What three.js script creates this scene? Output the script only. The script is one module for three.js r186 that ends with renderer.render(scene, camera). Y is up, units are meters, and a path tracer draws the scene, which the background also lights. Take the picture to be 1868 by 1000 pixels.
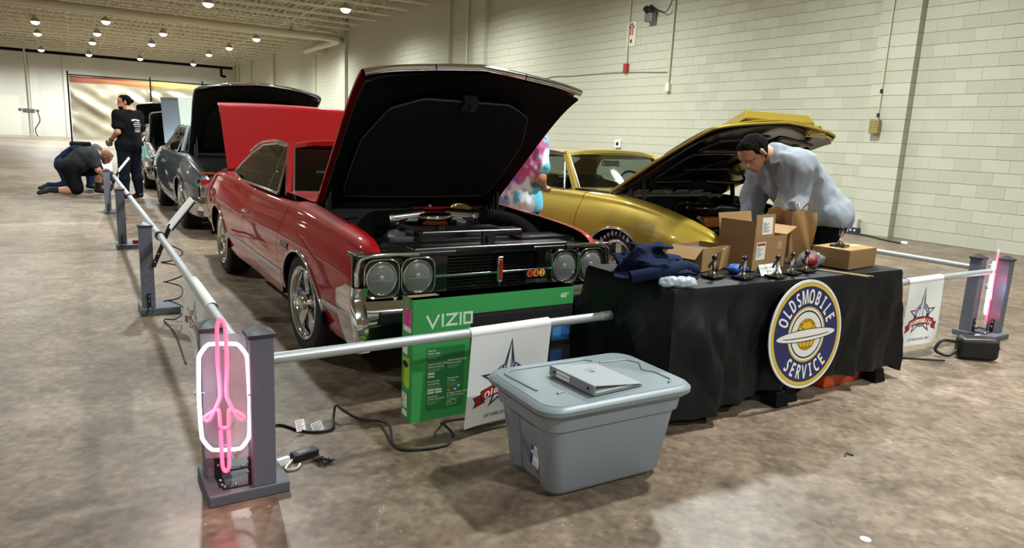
import * as THREE from 'three';
import { mergeGeometries, toCreasedNormals } from 'three/addons/utils/BufferGeometryUtils.js';
import { RoundedBoxGeometry } from 'three/addons/geometries/RoundedBoxGeometry.js';
import { FontLoader } from 'three/addons/loaders/FontLoader.js';
import { TextGeometry } from 'three/addons/geometries/TextGeometry.js';

// ---------- camera, lamps' strength, exposure ----------
const scene = new THREE.Scene();
scene.background = new THREE.Color(0x000000);
const renderer = new THREE.WebGLRenderer({ antialias: true });
renderer.toneMapping = THREE.LinearToneMapping;
renderer.toneMappingExposure = 0.8;
renderer.shadowMap.enabled = true;
const RAD = Math.PI / 180;
const camera = new THREE.PerspectiveCamera(2 * Math.atan(500 / 1265) / RAD, 1868 / 1000, 0.05, 200);
camera.position.set(0, 1.42, 0);
camera.rotation.order = 'YXZ';
camera.rotation.set(-10.96 * RAD, -32.43 * RAD, 2.69 * RAD);
camera.updateMatrixWorld(true);
const LAMP = 230;           // candela of one high-bay lamp
const LAMP_COLOR = 0xf8fdf9;

// ---------- helpers ----------
const V = (x, y, z) => new THREE.Vector3(x, y, z);
let seed = 7;
const rnd = () => { seed = (seed * 1664525 + 1013904223) >>> 0; return seed / 4294967296; };
const rr = (a, b) => a + (b - a) * rnd();
const lerp = (a, b, t) => a + (b - a) * t;
const clamp = (v, a, b) => Math.min(b, Math.max(a, v));
const smooth = (a, b, v) => { const t = clamp((v - a) / (b - a), 0, 1); return t * t * (3 - 2 * t); };
function T(g, p = [0, 0, 0], r = [0, 0, 0], s = 1) {
  const m = new THREE.Matrix4().compose(V(...p), new THREE.Quaternion().setFromEuler(new THREE.Euler(...r)), typeof s === 'number' ? V(s, s, s) : V(...s));
  return g.applyMatrix4(m);
}
const bx = (w, h, d, p, r) => T(new THREE.BoxGeometry(w, h, d), p, r);
const rb = (w, h, d, rad, p, r, seg = 2) => T(new RoundedBoxGeometry(w, h, d, seg, Math.min(rad, w / 2.01, h / 2.01, d / 2.01)), p, r);
const cyl = (r1, r2, h, p, r, n = 20) => T(new THREE.CylinderGeometry(r1, r2, h, n), p, r);
const sph = (r, p, s = [1, 1, 1], n = 16) => T(new THREE.SphereGeometry(r, n, Math.max(8, n * 0.7 | 0)), p, [0, 0, 0], s);
const tor = (R, r, p, rot, n = 32, m = 8) => T(new THREE.TorusGeometry(R, r, m, n), p, rot);
const lathe = (pts, n = 32, p, r) => T(new THREE.LatheGeometry(pts.map(q => new THREE.Vector2(q[0], q[1])), n), p, r);
const tube = (pts, r, seg = pts.length * 6, n = 8, closed = false, tens = 0.5) => new THREE.TubeGeometry(new THREE.CatmullRomCurve3(pts.map(p => V(...p)), closed, 'catmullrom', tens), seg, r, n, closed);
function rod(a, b, r, n = 8) {
  const A = V(...a), Bv = V(...b), d = Bv.clone().sub(A), L = d.length();
  const g = new THREE.CylinderGeometry(r, r, L, n);
  g.applyQuaternion(new THREE.Quaternion().setFromUnitVectors(V(0, 1, 0), d.normalize()));
  const m = A.add(Bv).multiplyScalar(0.5); g.translate(m.x, m.y, m.z); return g;
}
function bar(a, b, w, h, up = [0, 1, 0]) {   // box of section w x h running from a to b
  const A = V(...a), Bv = V(...b), d = Bv.clone().sub(A), L = d.length(); d.normalize();
  const s = new THREE.Vector3().crossVectors(V(...up), d).normalize(), u = new THREE.Vector3().crossVectors(d, s);
  const g = new THREE.BoxGeometry(w, h, L), m = A.add(Bv).multiplyScalar(0.5);
  return g.applyMatrix4(new THREE.Matrix4().makeBasis(s, u, d).setPosition(m));
}
function ext(pts, depth, bevel = 0, holes = [], segs = 1) {
  const s = Array.isArray(pts) ? new THREE.Shape(pts.map(p => new THREE.Vector2(p[0], p[1]))) : pts;
  for (const h of holes) s.holes.push(Array.isArray(h) ? new THREE.Path(h.map(p => new THREE.Vector2(p[0], p[1]))) : h);
  return new THREE.ExtrudeGeometry(s, { depth, bevelEnabled: bevel > 0, bevelThickness: bevel, bevelSize: bevel, bevelOffset: -bevel, bevelSegments: segs, curveSegments: 10 });
}
function grid(nu, nv, fn, flip = false) {     // parametric sheet, fn(u,v)->[x,y,z]
  const pos = [], uv = [], idx = [];
  for (let j = 0; j <= nv; j++) for (let i = 0; i <= nu; i++) { pos.push(...fn(i / nu, j / nv)); uv.push(i / nu, j / nv); }
  for (let j = 0; j < nv; j++) for (let i = 0; i < nu; i++) {
    const a = j * (nu + 1) + i, b = a + 1, c = a + nu + 1, d = c + 1;
    if (flip) idx.push(a, c, b, b, c, d); else idx.push(a, b, c, b, d, c);
  }
  const g = new THREE.BufferGeometry();
  g.setAttribute('position', new THREE.Float32BufferAttribute(pos, 3)); g.setAttribute('uv', new THREE.Float32BufferAttribute(uv, 2));
  g.setIndex(idx); g.computeVertexNormals(); return g;
}
function shell(nu, nv, fn, th) {              // a sheet with thickness: fn front, fn offset back along its normals, closed rim
  const g = grid(nu, nv, fn), n = g.attributes.normal, p = g.attributes.position, N = (nu + 1) * (nv + 1);
  const pos = Array.from(p.array), uv = Array.from(g.attributes.uv.array), idx = Array.from(g.index.array), base = idx.slice();
  for (let i = 0; i < N; i++) { pos.push(p.getX(i) - n.getX(i) * th, p.getY(i) - n.getY(i) * th, p.getZ(i) - n.getZ(i) * th); uv.push(uv[i * 2], uv[i * 2 + 1]); }
  for (let i = 0; i < base.length; i += 3) idx.push(base[i] + N, base[i + 2] + N, base[i + 1] + N);
  const rim = []; for (let i = 0; i <= nu; i++) rim.push(i);
  for (let j = 1; j <= nv; j++) rim.push(j * (nu + 1) + nu);
  for (let i = nu - 1; i >= 0; i--) rim.push(nv * (nu + 1) + i);
  for (let j = nv - 1; j > 0; j--) rim.push(j * (nu + 1));
  for (let k = 0; k < rim.length; k++) { const a = rim[k], b = rim[(k + 1) % rim.length]; idx.push(a, a + N, b, b, a + N, b + N); }
  const o = new THREE.BufferGeometry();
  o.setAttribute('position', new THREE.Float32BufferAttribute(pos, 3)); o.setAttribute('uv', new THREE.Float32BufferAttribute(uv, 2)); o.setIndex(idx);
  return toCreasedNormals(o, 0.7);
}
function M(list) {
  if (!Array.isArray(list)) return list;
  const L = list.flat(3).map(g => {
    let q = g.index ? g.toNonIndexed() : g;
    if (!q.attributes.uv) q.setAttribute('uv', new THREE.Float32BufferAttribute(new Float32Array(q.attributes.position.count * 2), 2));
    if (!q.attributes.normal) q.computeVertexNormals();
    for (const k of Object.keys(q.attributes)) if (!['position', 'normal', 'uv'].includes(k)) q.deleteAttribute(k);
    return q;
  });
  return L.length === 1 ? L[0] : mergeGeometries(L);
}
const used = {};
function numbered(n) { if (!(n in used)) { used[n] = 0; return n; } used[n]++; return n + '_' + String(used[n]).padStart(3, '0'); }
function obj(name, geo, mat, parent) {
  const m = new THREE.Mesh(M(geo), mat); m.castShadow = m.receiveShadow = true;
  if (parent) { m.name = name; parent.add(m); } else { m.name = numbered(name); scene.add(m); }
  return m;
}
function thing(name, label, category, p = [0, 0, 0], ry = 0, group) {
  const o = new THREE.Group(); o.name = numbered(name); o.position.set(...p); o.rotation.y = ry; scene.add(o);
  o.userData = { label, category }; if (group) o.userData.group = group; return o;
}
function tag(o, label, category, group) { o.userData = { label, category }; if (group) o.userData.group = group; return o; }
function struct(name, geo, mat) { const o = geo ? obj(name, geo, mat) : new THREE.Group(); if (!geo) { o.name = name; scene.add(o); } o.userData = { kind: 'structure' }; return o; }

// ---------- textures ----------
function lattice(n) { const a = new Float32Array(n * n); for (let i = 0; i < n * n; i++) a[i] = rnd(); return a; }
function periodic(size, cells, sx = 1) {       // tileable value noise, size x size
  const nx = Math.max(1, Math.round(cells / sx)), a = lattice(Math.max(nx, cells)), w = Math.max(nx, cells), out = new Float32Array(size * size);
  for (let y = 0; y < size; y++) {
    const fy = y / size * cells, y0 = Math.floor(fy), ty = fy - y0, wy = ty * ty * (3 - 2 * ty), ra = (y0 % cells) * w, rb2 = ((y0 + 1) % cells) * w;
    for (let x = 0; x < size; x++) {
      const fx = x / size * nx, x0 = Math.floor(fx), tx = fx - x0, wx = tx * tx * (3 - 2 * tx), xa = x0 % nx, xb = (x0 + 1) % nx;
      const p = a[ra + xa] + (a[ra + xb] - a[ra + xa]) * wx, q = a[rb2 + xa] + (a[rb2 + xb] - a[rb2 + xa]) * wx;
      out[y * size + x] = p + (q - p) * wy;
    }
  }
  return out;
}
function fbm(size, cells, oct, sx = 1, gain = 0.55) {
  const out = new Float32Array(size * size); let amp = 1, tot = 0;
  for (let o = 0; o < oct; o++) { const n = periodic(size, cells << o, sx); for (let i = 0; i < out.length; i++) out[i] += n[i] * amp; tot += amp; amp *= gain; }
  for (let i = 0; i < out.length; i++) out[i] /= tot; return out;
}
function dataTex(size, fn, srgb, rep = [1, 1]) {
  const d = new Uint8Array(size * size * 4);
  for (let i = 0; i < size * size; i++) { const c = fn(i); d[i * 4] = clamp(c[0], 0, 255); d[i * 4 + 1] = clamp(c[1], 0, 255); d[i * 4 + 2] = clamp(c[2], 0, 255); d[i * 4 + 3] = 255; }
  const t = new THREE.DataTexture(d, size, size); t.wrapS = t.wrapT = THREE.RepeatWrapping; t.magFilter = THREE.LinearFilter; t.minFilter = THREE.LinearMipmapLinearFilter; t.generateMipmaps = true;
  if (srgb) t.colorSpace = THREE.SRGBColorSpace; t.repeat.set(...rep); t.needsUpdate = true; return t;
}
function canvasTex(w, h, draw) {
  const c = document.createElement('canvas'); c.width = w; c.height = h; const g = c.getContext('2d'); draw(g, w, h);
  const t = new THREE.CanvasTexture(c); t.colorSpace = THREE.SRGBColorSpace; t.anisotropy = 8; return t;
}
const mat = (color, roughness = 0.6, metalness = 0, o = {}) => new THREE.MeshStandardMaterial({ color, roughness, metalness, side: THREE.DoubleSide, ...o });
const phys = (color, roughness, metalness, o = {}) => new THREE.MeshPhysicalMaterial({ color, roughness, metalness, side: THREE.DoubleSide, ...o });
const fabric = (color, o = {}) => phys(color, 0.95, 0, { specularIntensity: 0.25, ...o });
const paint = (color, metal = 0.15, rough = 0.32) => phys(color, rough, metal, { clearcoat: 1, clearcoatRoughness: 0.03, specularIntensity: 0.15 });
const grain = (() => { const n = fbm(256, 16, 4); return dataTex(256, i => { const v = 120 + 130 * n[i]; return [v, v, v]; }, false); })();
const C = {
  black: mat(0x111113, 0.55), matte: fabric(0x131315), rubber: mat(0x161617, 0.8), gloss: phys(0x0b0b0d, 0.25, 0, { clearcoat: 0.6, clearcoatRoughness: 0.15 }),
  chrome: mat(0xe4e6e8, 0.08, 1), steel: mat(0xb4b8bc, 0.3, 1), dullsteel: mat(0x8d9196, 0.45, 0.8), white: mat(0xf0f0ee, 0.5), alu: mat(0xc3c9cc, 0.38, 0.75),
  glass: phys(0xffffff, 0.02, 0, { transmission: 1, thickness: 0, ior: 1.5 }), pipe: mat(0xd8d5c4, 0.6), joint: mat(0x4a453a, 0.95),
};
const hash3 = (x, y, z) => { let n = (x * 374761393 + y * 668265263 + z * 2147483647) | 0; n = (n ^ (n >>> 13)) * 1274126177 | 0; return ((n ^ (n >>> 16)) >>> 0) / 4294967296; };
function n3(x, y, z) { const X = Math.floor(x), Y = Math.floor(y), Z = Math.floor(z), f = t => t * t * (3 - 2 * t), u = f(x - X), v = f(y - Y), w = f(z - Z); let s = 0; for (let i = 0; i < 8; i++) { const a = i & 1, b = i >> 1 & 1, c = i >> 2; s += hash3(X + a, Y + b, Z + c) * (a ? u : 1 - u) * (b ? v : 1 - v) * (c ? w : 1 - w); } return s; }
// ---------- the hall ----------
const WX = 12.5, FARZ = -66.5, BACKZ = 9, LEFTX = -16, CEIL = 7.1;
{ // polished, stained concrete floor, cut into slabs by saw joints
  const S = 2048, TILE = 7.5;
  const a = fbm(S, 3, 6), b = fbm(S, 6, 6, 0.35), c = fbm(S, 64, 4), d = fbm(S, 10, 5, 3), w = fbm(S, 4, 3), h = fbm(S, 256, 2);
  const speck = new Uint8Array(S * S), scr = new Float32Array(S * S);
  for (let k = 0; k < 9000; k++) { const x = rnd() * S | 0, y = rnd() * S | 0, r = rnd() < 0.06 ? 2 : 1; for (let j = 0; j < r; j++) for (let i = 0; i < r; i++) speck[((y + j) % S) * S + (x + i) % S] = 30 + rnd() * 60; }
  for (let k = 0; k < 320; k++) { // fine scratches and hairline scuffs
    let x = rnd() * S, y = rnd() * S, t = rnd() * 6.28; const L = 30 + rnd() * 260, v = rr(6, 26), bend = rr(-0.004, 0.004), wd = rnd() < 0.2 ? 2 : 1;
    for (let i = 0; i < L; i++) { x += Math.cos(t); y += Math.sin(t); t += bend + rr(-0.05, 0.05); if (rnd() < 0.85) for (let q = 0; q < wd; q++) { const X = ((x | 0) % S + S) % S, Y = (((y | 0) + q) % S + S) % S; scr[Y * S + X] = Math.max(scr[Y * S + X], v); } }
  }
  const colour = dataTex(S, i => {
    const m = (a[i] - 0.5) * 36 + (b[i] - 0.5) * 30 + (c[i] - 0.5) * 54 + (h[i] - 0.5) * 46, pale = smooth(0.54, 0.74, d[i]) * 16, dark = smooth(0.5, 0.74, w[i]) * -12, e = speck[i] + scr[i] + pale + dark;
    return [113 + m + e, 98 + m * 0.96 + e, 82 + m * 0.88 + e * 0.97];
  }, true);
  const rough = dataTex(S, i => { const v = Math.max(84, 104 + (a[i] - 0.5) * 60 + (b[i] - 0.5) * 50 + speck[i] * 0.8 + scr[i] * 1.5); return [v, v, v]; }, false);
  const fm = phys(0xffffff, 1, 0, { map: colour, roughnessMap: rough, ior: 1.5 });
  const floor = struct('floor');
  obj('floor_bed', bx(WX - LEFTX + 0.6, 0.2, BACKZ - FARZ + 0.6, [(WX + LEFTX) / 2, -0.115, (BACKZ + FARZ) / 2]), C.joint, floor);
  const xs = [LEFTX - 0.3, -9.4, 6.42, WX + 0.3], zs = [BACKZ + 0.3, 3.4, -2.95 - 5.95, -15.0, -21.1, -27.2, -33.3, -39.4, -45.5, -51.6, -57.7, FARZ - 0.3];
  for (let i = 0; i + 1 < xs.length; i++) for (let j = 0; j + 1 < zs.length; j++) {
    const g = 0.004, x0 = xs[i] + g, x1 = xs[i + 1] - g, z0 = zs[j] - g, z1 = zs[j + 1] + g;
    const q = bx(x1 - x0, 0.03, z0 - z1, [(x0 + x1) / 2, -0.015, (z0 + z1) / 2]), p = q.attributes.position, u = q.attributes.uv;
    for (let k = 0; k < p.count; k++) u.setXY(k, (p.getX(k) + 0.13 * j) / TILE, p.getZ(k) / TILE + 0.21 * i);
    obj('slab', q, fm, floor);
  }
}
const wallN = (() => { const n = fbm(512, 10, 5); return dataTex(512, i => { const v = 90 + 150 * n[i]; return [v, v, v]; }, false); })();
const wallMats = [0xb9b9a8, 0xb6b6a5, 0xbdbdad, 0xb4b4a4].map(c => mat(c, 0.62, 0, { bumpMap: wallN, bumpScale: 0.0015 }));
{ // painted concrete-block wall on the right, with pilasters
  const wall = struct('wall_right');
  const coreMat = mat(0xb4b19c, 0.8);
  obj('wall_core', bx(0.3, CEIL + 0.3, BACKZ - FARZ + 0.4, [WX + 0.162, CEIL / 2, (BACKZ + FARZ) / 2]), coreMat, wall);
  const CH = 0.208, CL = 0.416, PIL = [7.2, -7.25, -22.3, -37, -52.4], PW = 0.72, PD = 0.16;
  const block = (L, dep) => { // front face looks to -x; chamfered rim
    const h = CH / 2 - 0.0022, l = L / 2 - 0.0004, cc = 0.003, cz = 0.0012, P = (x, y, z) => [x, y, z];
    const f = [P(0, -h + cc, l - cz), P(0, h - cc, l - cz), P(0, h - cc, -l + cz), P(0, -h + cc, -l + cz)], k = [P(dep, -h, l), P(dep, h, l), P(dep, h, -l), P(dep, -h, -l)];
    const m = [P(cc, -h, l), P(cc, h, l), P(cc, h, -l), P(cc, -h, -l)], pos = [], uv = [];
    const quad = (a, b, c, d) => { for (const v of [a, c, b, a, d, c]) { pos.push(...v); uv.push(v[2] * 0.8, v[1] * 0.8); } };
    quad(...f); for (let i = 0; i < 4; i++) { const j = (i + 1) % 4; quad(f[j], f[i], m[i], m[j]); if (dep > 0.03) quad(m[j], m[i], k[i], k[j]); }
    const g = new THREE.BufferGeometry(); g.setAttribute('position', new THREE.Float32BufferAttribute(pos, 3)); g.setAttribute('uv', new THREE.Float32BufferAttribute(uv, 2)); g.computeVertexNormals(); return g;
  };
  const cache = {}, list = [];
  for (let r = 0; r < 34; r++) {
    let segs = []; let z = BACKZ; for (const p of PIL) { segs.push([z, p + PW / 2]); z = p - PW / 2; } segs.push([z, FARZ]);
    for (const [za, zb] of segs) { let c = za, first = (r % 2) ? CL / 2 : CL; while (c - zb > 0.02) { const L = Math.min(first, c - zb); list.push([c - L / 2, r, L, 0]); c -= L; first = CL; } }
    for (const p of PIL) list.push([p, r, PW - 0.01, 1]);
  }
  const scored = list.map(([z, r, L, pil]) => {
    const x = WX - (pil ? PD : 0), p = V(x, (r + 0.5) * CH, z), q = p.clone().project(camera), inv = Math.abs(q.x) < 1.02 && Math.abs(q.y) < 1.05 && q.z < 1 && q.z > 0;
    const d = p.distanceTo(camera.position), px = [q.x * 934 + 934, 500 - q.y * 500];
    const hidden = (px[0] > 600 && px[0] < 1010 && px[1] > 150) || (px[0] > 1000 && px[0] < 1500 && px[1] > 250);
    return { z, r, L, pil, x, s: inv && !hidden ? 1 / d : 0 };
  }).sort((a, b) => b.s - a.s);
  const rest = [];
  scored.forEach((o, i) => {
    const key = o.L.toFixed(3) + o.pil; cache[key] = cache[key] || block(o.L, o.pil ? PD + 0.012 : 0.012);
    const px = o.x + rr(-0.0012, 0.0012), y = (o.r + 0.5) * CH;
    if (i < 300) { const m = new THREE.Mesh(cache[key], wallMats[rnd() * 4 | 0]); m.name = 'block'; m.castShadow = m.receiveShadow = true; m.position.set(px, y, o.z); wall.add(m); }
    else { const g = cache[key].clone(); g.translate(px, y, o.z); rest.push(g); }
  });
  const m = obj('further_blocks', rest, wallMats[0], wall); m.userData.kind = 'stuff';
}
{ // far wall, plus the walls beside and behind the camera that close the hall
  const fw = struct('wall_far'), wm = mat(0xc6c6be, 0.7, 0, { bumpMap: wallN, bumpScale: 0.004 });
  obj('wall_slab', bx(WX - LEFTX + 0.8, CEIL + 0.3, 0.3, [(WX + LEFTX) / 2, CEIL / 2, FARZ - 0.15]), wm, fw);
  for (const [x, w] of [[-2.2, 0.5], [-0.1, 0.28], [-9.5, 0.5]]) obj('pilaster', bx(w, CEIL, 0.16, [x, CEIL / 2, FARZ + 0.08]), wm, fw);
  obj('wall_panel', bx(2.6, 3.0, 0.03, [-4.5, 1.5, FARZ + 0.015]), mat(0xd2d1c6, 0.7), fw);
  const lw = struct('wall_left', bx(0.3, CEIL + 0.3, BACKZ - FARZ + 0.8, [LEFTX - 0.15, CEIL / 2, (BACKZ + FARZ) / 2]), mat(0xcfccba, 0.75));
  const bw = struct('wall_back', bx(WX - LEFTX + 0.8, CEIL + 0.3, 0.3, [(WX + LEFTX) / 2, CEIL / 2, BACKZ + 0.15]), mat(0xc9c7b2, 0.75));
}
{ // ribbed metal roof deck on open-web steel joists
  const ceil = struct('ceiling'), dm = mat(0xa59d88, 0.8), jm = mat(0xdcd7c4, 0.6);
  const pos = [], prof = []; for (let x = LEFTX - 0.3; x < WX + 0.4; x += 0.30) prof.push([x, CEIL + 0.13], [x + 0.12, CEIL + 0.13], [x + 0.15, CEIL + 0.07], [x + 0.27, CEIL + 0.07]);
  for (let i = 0; i + 1 < prof.length; i++) { const [a, b] = prof[i], [c, d] = prof[i + 1], z0 = BACKZ + 0.3, z1 = FARZ - 0.3; pos.push(a, b, z0, c, d, z0, c, d, z1, a, b, z0, c, d, z1, a, b, z1); }
  const g = new THREE.BufferGeometry(); g.setAttribute('position', new THREE.Float32BufferAttribute(pos, 3)); g.computeVertexNormals(); obj('roof_deck', g, dm, ceil);
  obj('roof_slab', bx(WX - LEFTX + 0.9, 0.2, BACKZ - FARZ + 0.9, [(WX + LEFTX) / 2, CEIL + 0.26, (BACKZ + FARZ) / 2]), dm, ceil);
  const x0 = LEFTX + 0.05, x1 = WX - 0.06, yb = CEIL - 0.62, yt = CEIL + 0.03;
  const top = M([bx(x1 - x0, 0.05, 0.045, [(x0 + x1) / 2, yt, -0.04]), bx(x1 - x0, 0.05, 0.045, [(x0 + x1) / 2, yt, 0.04])]);
  const bot = M([bx(x1 - x0 - 0.5, 0.065, 0.055, [(x0 + x1) / 2, yb, -0.035]), bx(x1 - x0 - 0.5, 0.065, 0.055, [(x0 + x1) / 2, yb, 0.035])]);
  const ws = []; let k = 0; for (let x = x0 + 0.3; x < x1 - 0.5; x += 0.42, k++) ws.push(rod([x, k % 2 ? yt : yb, 0], [x + 0.42, k % 2 ? yb : yt, 0], 0.022, 5));
  const web = M(ws);
  for (let z = -11.5; z > FARZ + 0.6; z -= 1.85) {
    const j = new THREE.Group(); j.name = 'joist'; j.position.z = z; ceil.add(j);
    obj('top_chord', top, jm, j); obj('bottom_chord', bot, jm, j); obj('web', web, jm, j);
  }
  const bd = []; for (const x of [-9, -4.6, 0.2, 5, 9.2]) obj('bridging', M([rod([x, yb + 0.03, -11], [x, yb + 0.03, FARZ + 0.5], 0.02, 5), rod([x + 0.1, yt - 0.05, -11], [x + 0.1, yt - 0.05, FARZ + 0.5], 0.02, 5)]), jm, ceil);
  obj('girder', M([bx(0.32, 0.04, 53, [LEFTX + 6.6, 6.9, -36]), bx(0.32, 0.04, 53, [LEFTX + 6.6, 6.2, -36]), bx(0.03, 0.7, 53, [LEFTX + 6.6, 6.55, -36])]), jm, ceil);
}
{ // services hung from the roof and fixed to the walls
  const pm = mat(0xc9c3ac, 0.6);
  const o = thing('drain_pipe', 'thick cream pipe crossing under the roof joists and turning back along the block wall', 'pipe', [0, 0, 0]);
  obj('pipe_run', tube([[LEFTX + 0.2, 6.16, -36.5], [0, 6.12, -36.5], [10.6, 6.08, -36.5], [11.9, 6.06, -36.6], [12.12, 6.05, -37.1], [12.12, 6.04, -38.5], [12.12, 6.02, -43]], 0.17, 90, 14), pm, o);
  obj('end_cap', cyl(0.19, 0.19, 0.12, [12.12, 6.02, -43.05], [Math.PI / 2, 0, 0]), pm, o);
  obj('hanger', M([rod([12.1, 6.0, -40.5], [12.1, 5.7, -40.5], 0.03), bx(0.35, 0.05, 0.5, [12.2, 5.7, -40.5])]), pm, o);
  const d = thing('sprinkler_main', 'long dark pipe running along the top of the far white wall', 'pipe');
  obj('pipe_run', rod([LEFTX + 0.2, 6.3, FARZ + 1.2], [12.1, 6.3, FARZ + 1.2], 0.11, 12), C.matte, d);
  obj('drop', tube([[11.2, 6.3, FARZ + 1.1], [11.2, 5.9, FARZ + 1.1], [11.25, 5.65, FARZ + 0.9], [11.6, 5.6, FARZ + 0.7]], 0.1, 30, 10), C.matte, d);
  const conduit = (label, z, y0, y1, r, dx = 0.03, box) => { const c = thing('conduit', label, 'conduit', [WX - dx - r, 0, z]);
    obj('pipe', rod([0, y0, 0], [0, y1, 0], r, 8), pm, c); for (const y of [y1 - 0.5, (y0 + y1) / 2]) obj('clamp', bx(0.03, 0.03, r * 5, [0.01, y, 0]), pm, c);
    if (box) obj('outlet_box', rb(0.09, 0.2, 0.12, 0.01, [0, y0, 0]), C.pipe, c); return c; };
  conduit('thin conduit ending in a small outlet box above the gold car', -12.9, 2.85, 7.0, 0.02, 0.02, true);
  conduit('grey conduit coming down behind the raised hood of the red car', -24.8, 0.02, 7.0, 0.05);
  conduit('paired conduit beside the pilaster above the red hood', -23.35, 0.02, 7.0, 0.04);
  conduit('short hanging conduit left of the red hood with a dark plug at its end', -42.3, 3.4, 5.9, 0.03, 0.02, true);
  conduit('far thin conduit on the block wall near the hall corner', -59.6, 2.0, 6.8, 0.04);
  conduit('far conduit pipe standing in the hall corner', -64.6, 0.02, 6.6, 0.07);
  const a = thing('fire_alarm', 'red fire alarm box hanging on a conduit beneath a wall sign', 'fire alarm', [WX - 0.05, 3.4, -14.5]);
  obj('box', rb(0.09, 0.22, 0.14, 0.012), mat(0x9a2a22, 0.5), a); obj('conduit', rod([0, 0.1, 0], [0, 3.6, 0], 0.018), pm, a);
  const ar = canvasTex(64, 128, (g, w, h) => { g.fillStyle = '#d7d4c2'; g.fillRect(0, 0, w, h); g.strokeStyle = '#7e1f1a'; g.lineWidth = 7; g.beginPath(); g.moveTo(14, 34); g.lineTo(32, 10); g.lineTo(50, 34); g.moveTo(26, 70); g.lineTo(26, 26); g.moveTo(40, 70); g.lineTo(40, 26); g.stroke(); g.fillStyle = '#333'; g.fillRect(26, 92, 14, 18); });
  const sg = obj('alarm_sign', bx(0.02, 0.62, 0.34, [WX - 0.012, 4.25, -14.42]), [0, 1, 2, 3, 4, 5].map(i => i === 1 ? mat(0xffffff, 0.6, 0, { map: ar }) : C.pipe)); tag(sg, 'pale wall sign with a dark red arrow above the fire alarm', 'sign');
  const l = thing('emergency_lamp', 'grey emergency lamp on the block wall near the top edge with a looped cable', 'wall lamp', [WX - 0.12, 4.65, -13.65]);
  obj('housing', rb(0.16, 0.2, 0.26, 0.02, [0, -0.1, 0]), C.dullsteel, l); obj('lamp_head', M([cyl(0.07, 0.09, 0.12, [-0.06, 0.1, 0.08], [0, 0, 1]), cyl(0.07, 0.09, 0.12, [-0.06, 0.1, -0.08], [0, 0, 1])]), C.black, l);
  obj('cable', tube([[0, 0.12, 0.1], [0, 0.02, 0.35], [0, -0.02, 0.55], [0, 0.2, 0.72], [0.05, 0.8, 0.85]], 0.012, 40, 6), C.black, l);
  const b = thing('junction_box', 'brass coloured junction box hung on the near pilaster', 'junction box', [WX - 0.235, 1.95, -7.38]);
  obj('box', rb(0.1, 0.24, 0.17, 0.008), mat(0x9a8a55, 0.5, 0.3), b); obj('knockout', [-0.05, 0, 0.05].flatMap(y => [-0.04, 0.04].map(z => cyl(0.008, 0.008, 0.006, [-0.051, y + 0.03, z], [0, 0, Math.PI / 2], 8))), C.black, b);
  obj('conduit', rod([0.03, 0.12, 0.01], [0.03, 4.9, 0.01], 0.013), pm, b); obj('coupling', [0.2, 0.62, 2.2].map(y => cyl(0.022, 0.022, 0.07, [0.03, y, 0.01], [0, 0, 0], 10)), C.black, b);
  const t = thing('thermostat', 'small white wall plate with a dark window above the gold car roof', 'wall plate', [WX - 0.03, 1.44, -14.62]);
  obj('plate', rb(0.05, 0.2, 0.22, 0.01), C.white, t); obj('window', bx(0.01, 0.09, 0.1, [-0.026, 0, 0]), C.black, t);
  tag(obj('wall_wire', tube([[WX - 0.015, 2.25, -19.5], [WX - 0.015, 3.25, -18.4], [WX - 0.015, 3.32, -16.8], [WX - 0.015, 3.3, -14.7], [WX - 0.015, 3.22, -13]], 0.012, 60, 5), mat(0x8d8977, 0.7)), 'thin sagging wire strung along the block wall', 'wire');
  const p = thing('floor_outlet', 'pale outlet box standing on the floor against the right wall', 'outlet', [WX - 0.22, 0, -7.5]);
  obj('box', rb(0.1, 0.17, 0.14, 0.01, [0, 0.19, 0]), mat(0xb9b8a8, 0.5), p); obj('base', rb(0.12, 0.1, 0.18, 0.01, [0, 0.05, 0]), mat(0x2b3048, 0.5), p); obj('socket', [bx(0.01, 0.03, 0.03, [-0.061, 0.06, 0.04]), bx(0.01, 0.03, 0.03, [-0.061, 0.06, -0.04])], C.white, p);
  const e = thing('extension_lead', 'black power cord lying along the foot of the right wall with a pale plug', 'cord', [0, 0, 0]);
  obj('cable', tube([[WX - 0.3, 0.02, -8.6], [WX - 0.4, 0.014, -7.9], [WX - 0.42, 0.014, -7.2], [WX - 0.7, 0.014, -6.6], [WX - 0.8, 0.014, -6.3]], 0.013, 50, 6), C.black, e); obj('plug', cyl(0.03, 0.022, 0.1, [WX - 0.83, 0.03, -6.22], [Math.PI / 2, 0, 0], 12), C.white, e);
  // steel column far left, with its foot, and a power post
  const c = thing('steel_column', 'white steel column standing far away at the left edge', 'column', [-4.75, 0, -52]);
  obj('shaft', bx(0.3, 6.5, 0.3, [0, 3.25, 0]), mat(0xc9c6b6, 0.6), c); obj('brace', M([bar([0, 5.0, 0], [1.6, 6.4, 0], 0.12, 0.12), bar([0, 5.0, 0], [-1.6, 6.4, 0], 0.12, 0.12)]), mat(0xc9c6b6, 0.6), c); obj('foot', bx(0.8, 0.25, 0.6, [0.1, 0.125, 0.2]), C.dullsteel, c);
  const q = thing('power_post', 'power outlet post with a hanging cable in front of the far wall', 'outlet post', [-2.4, 0, -60]);
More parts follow.
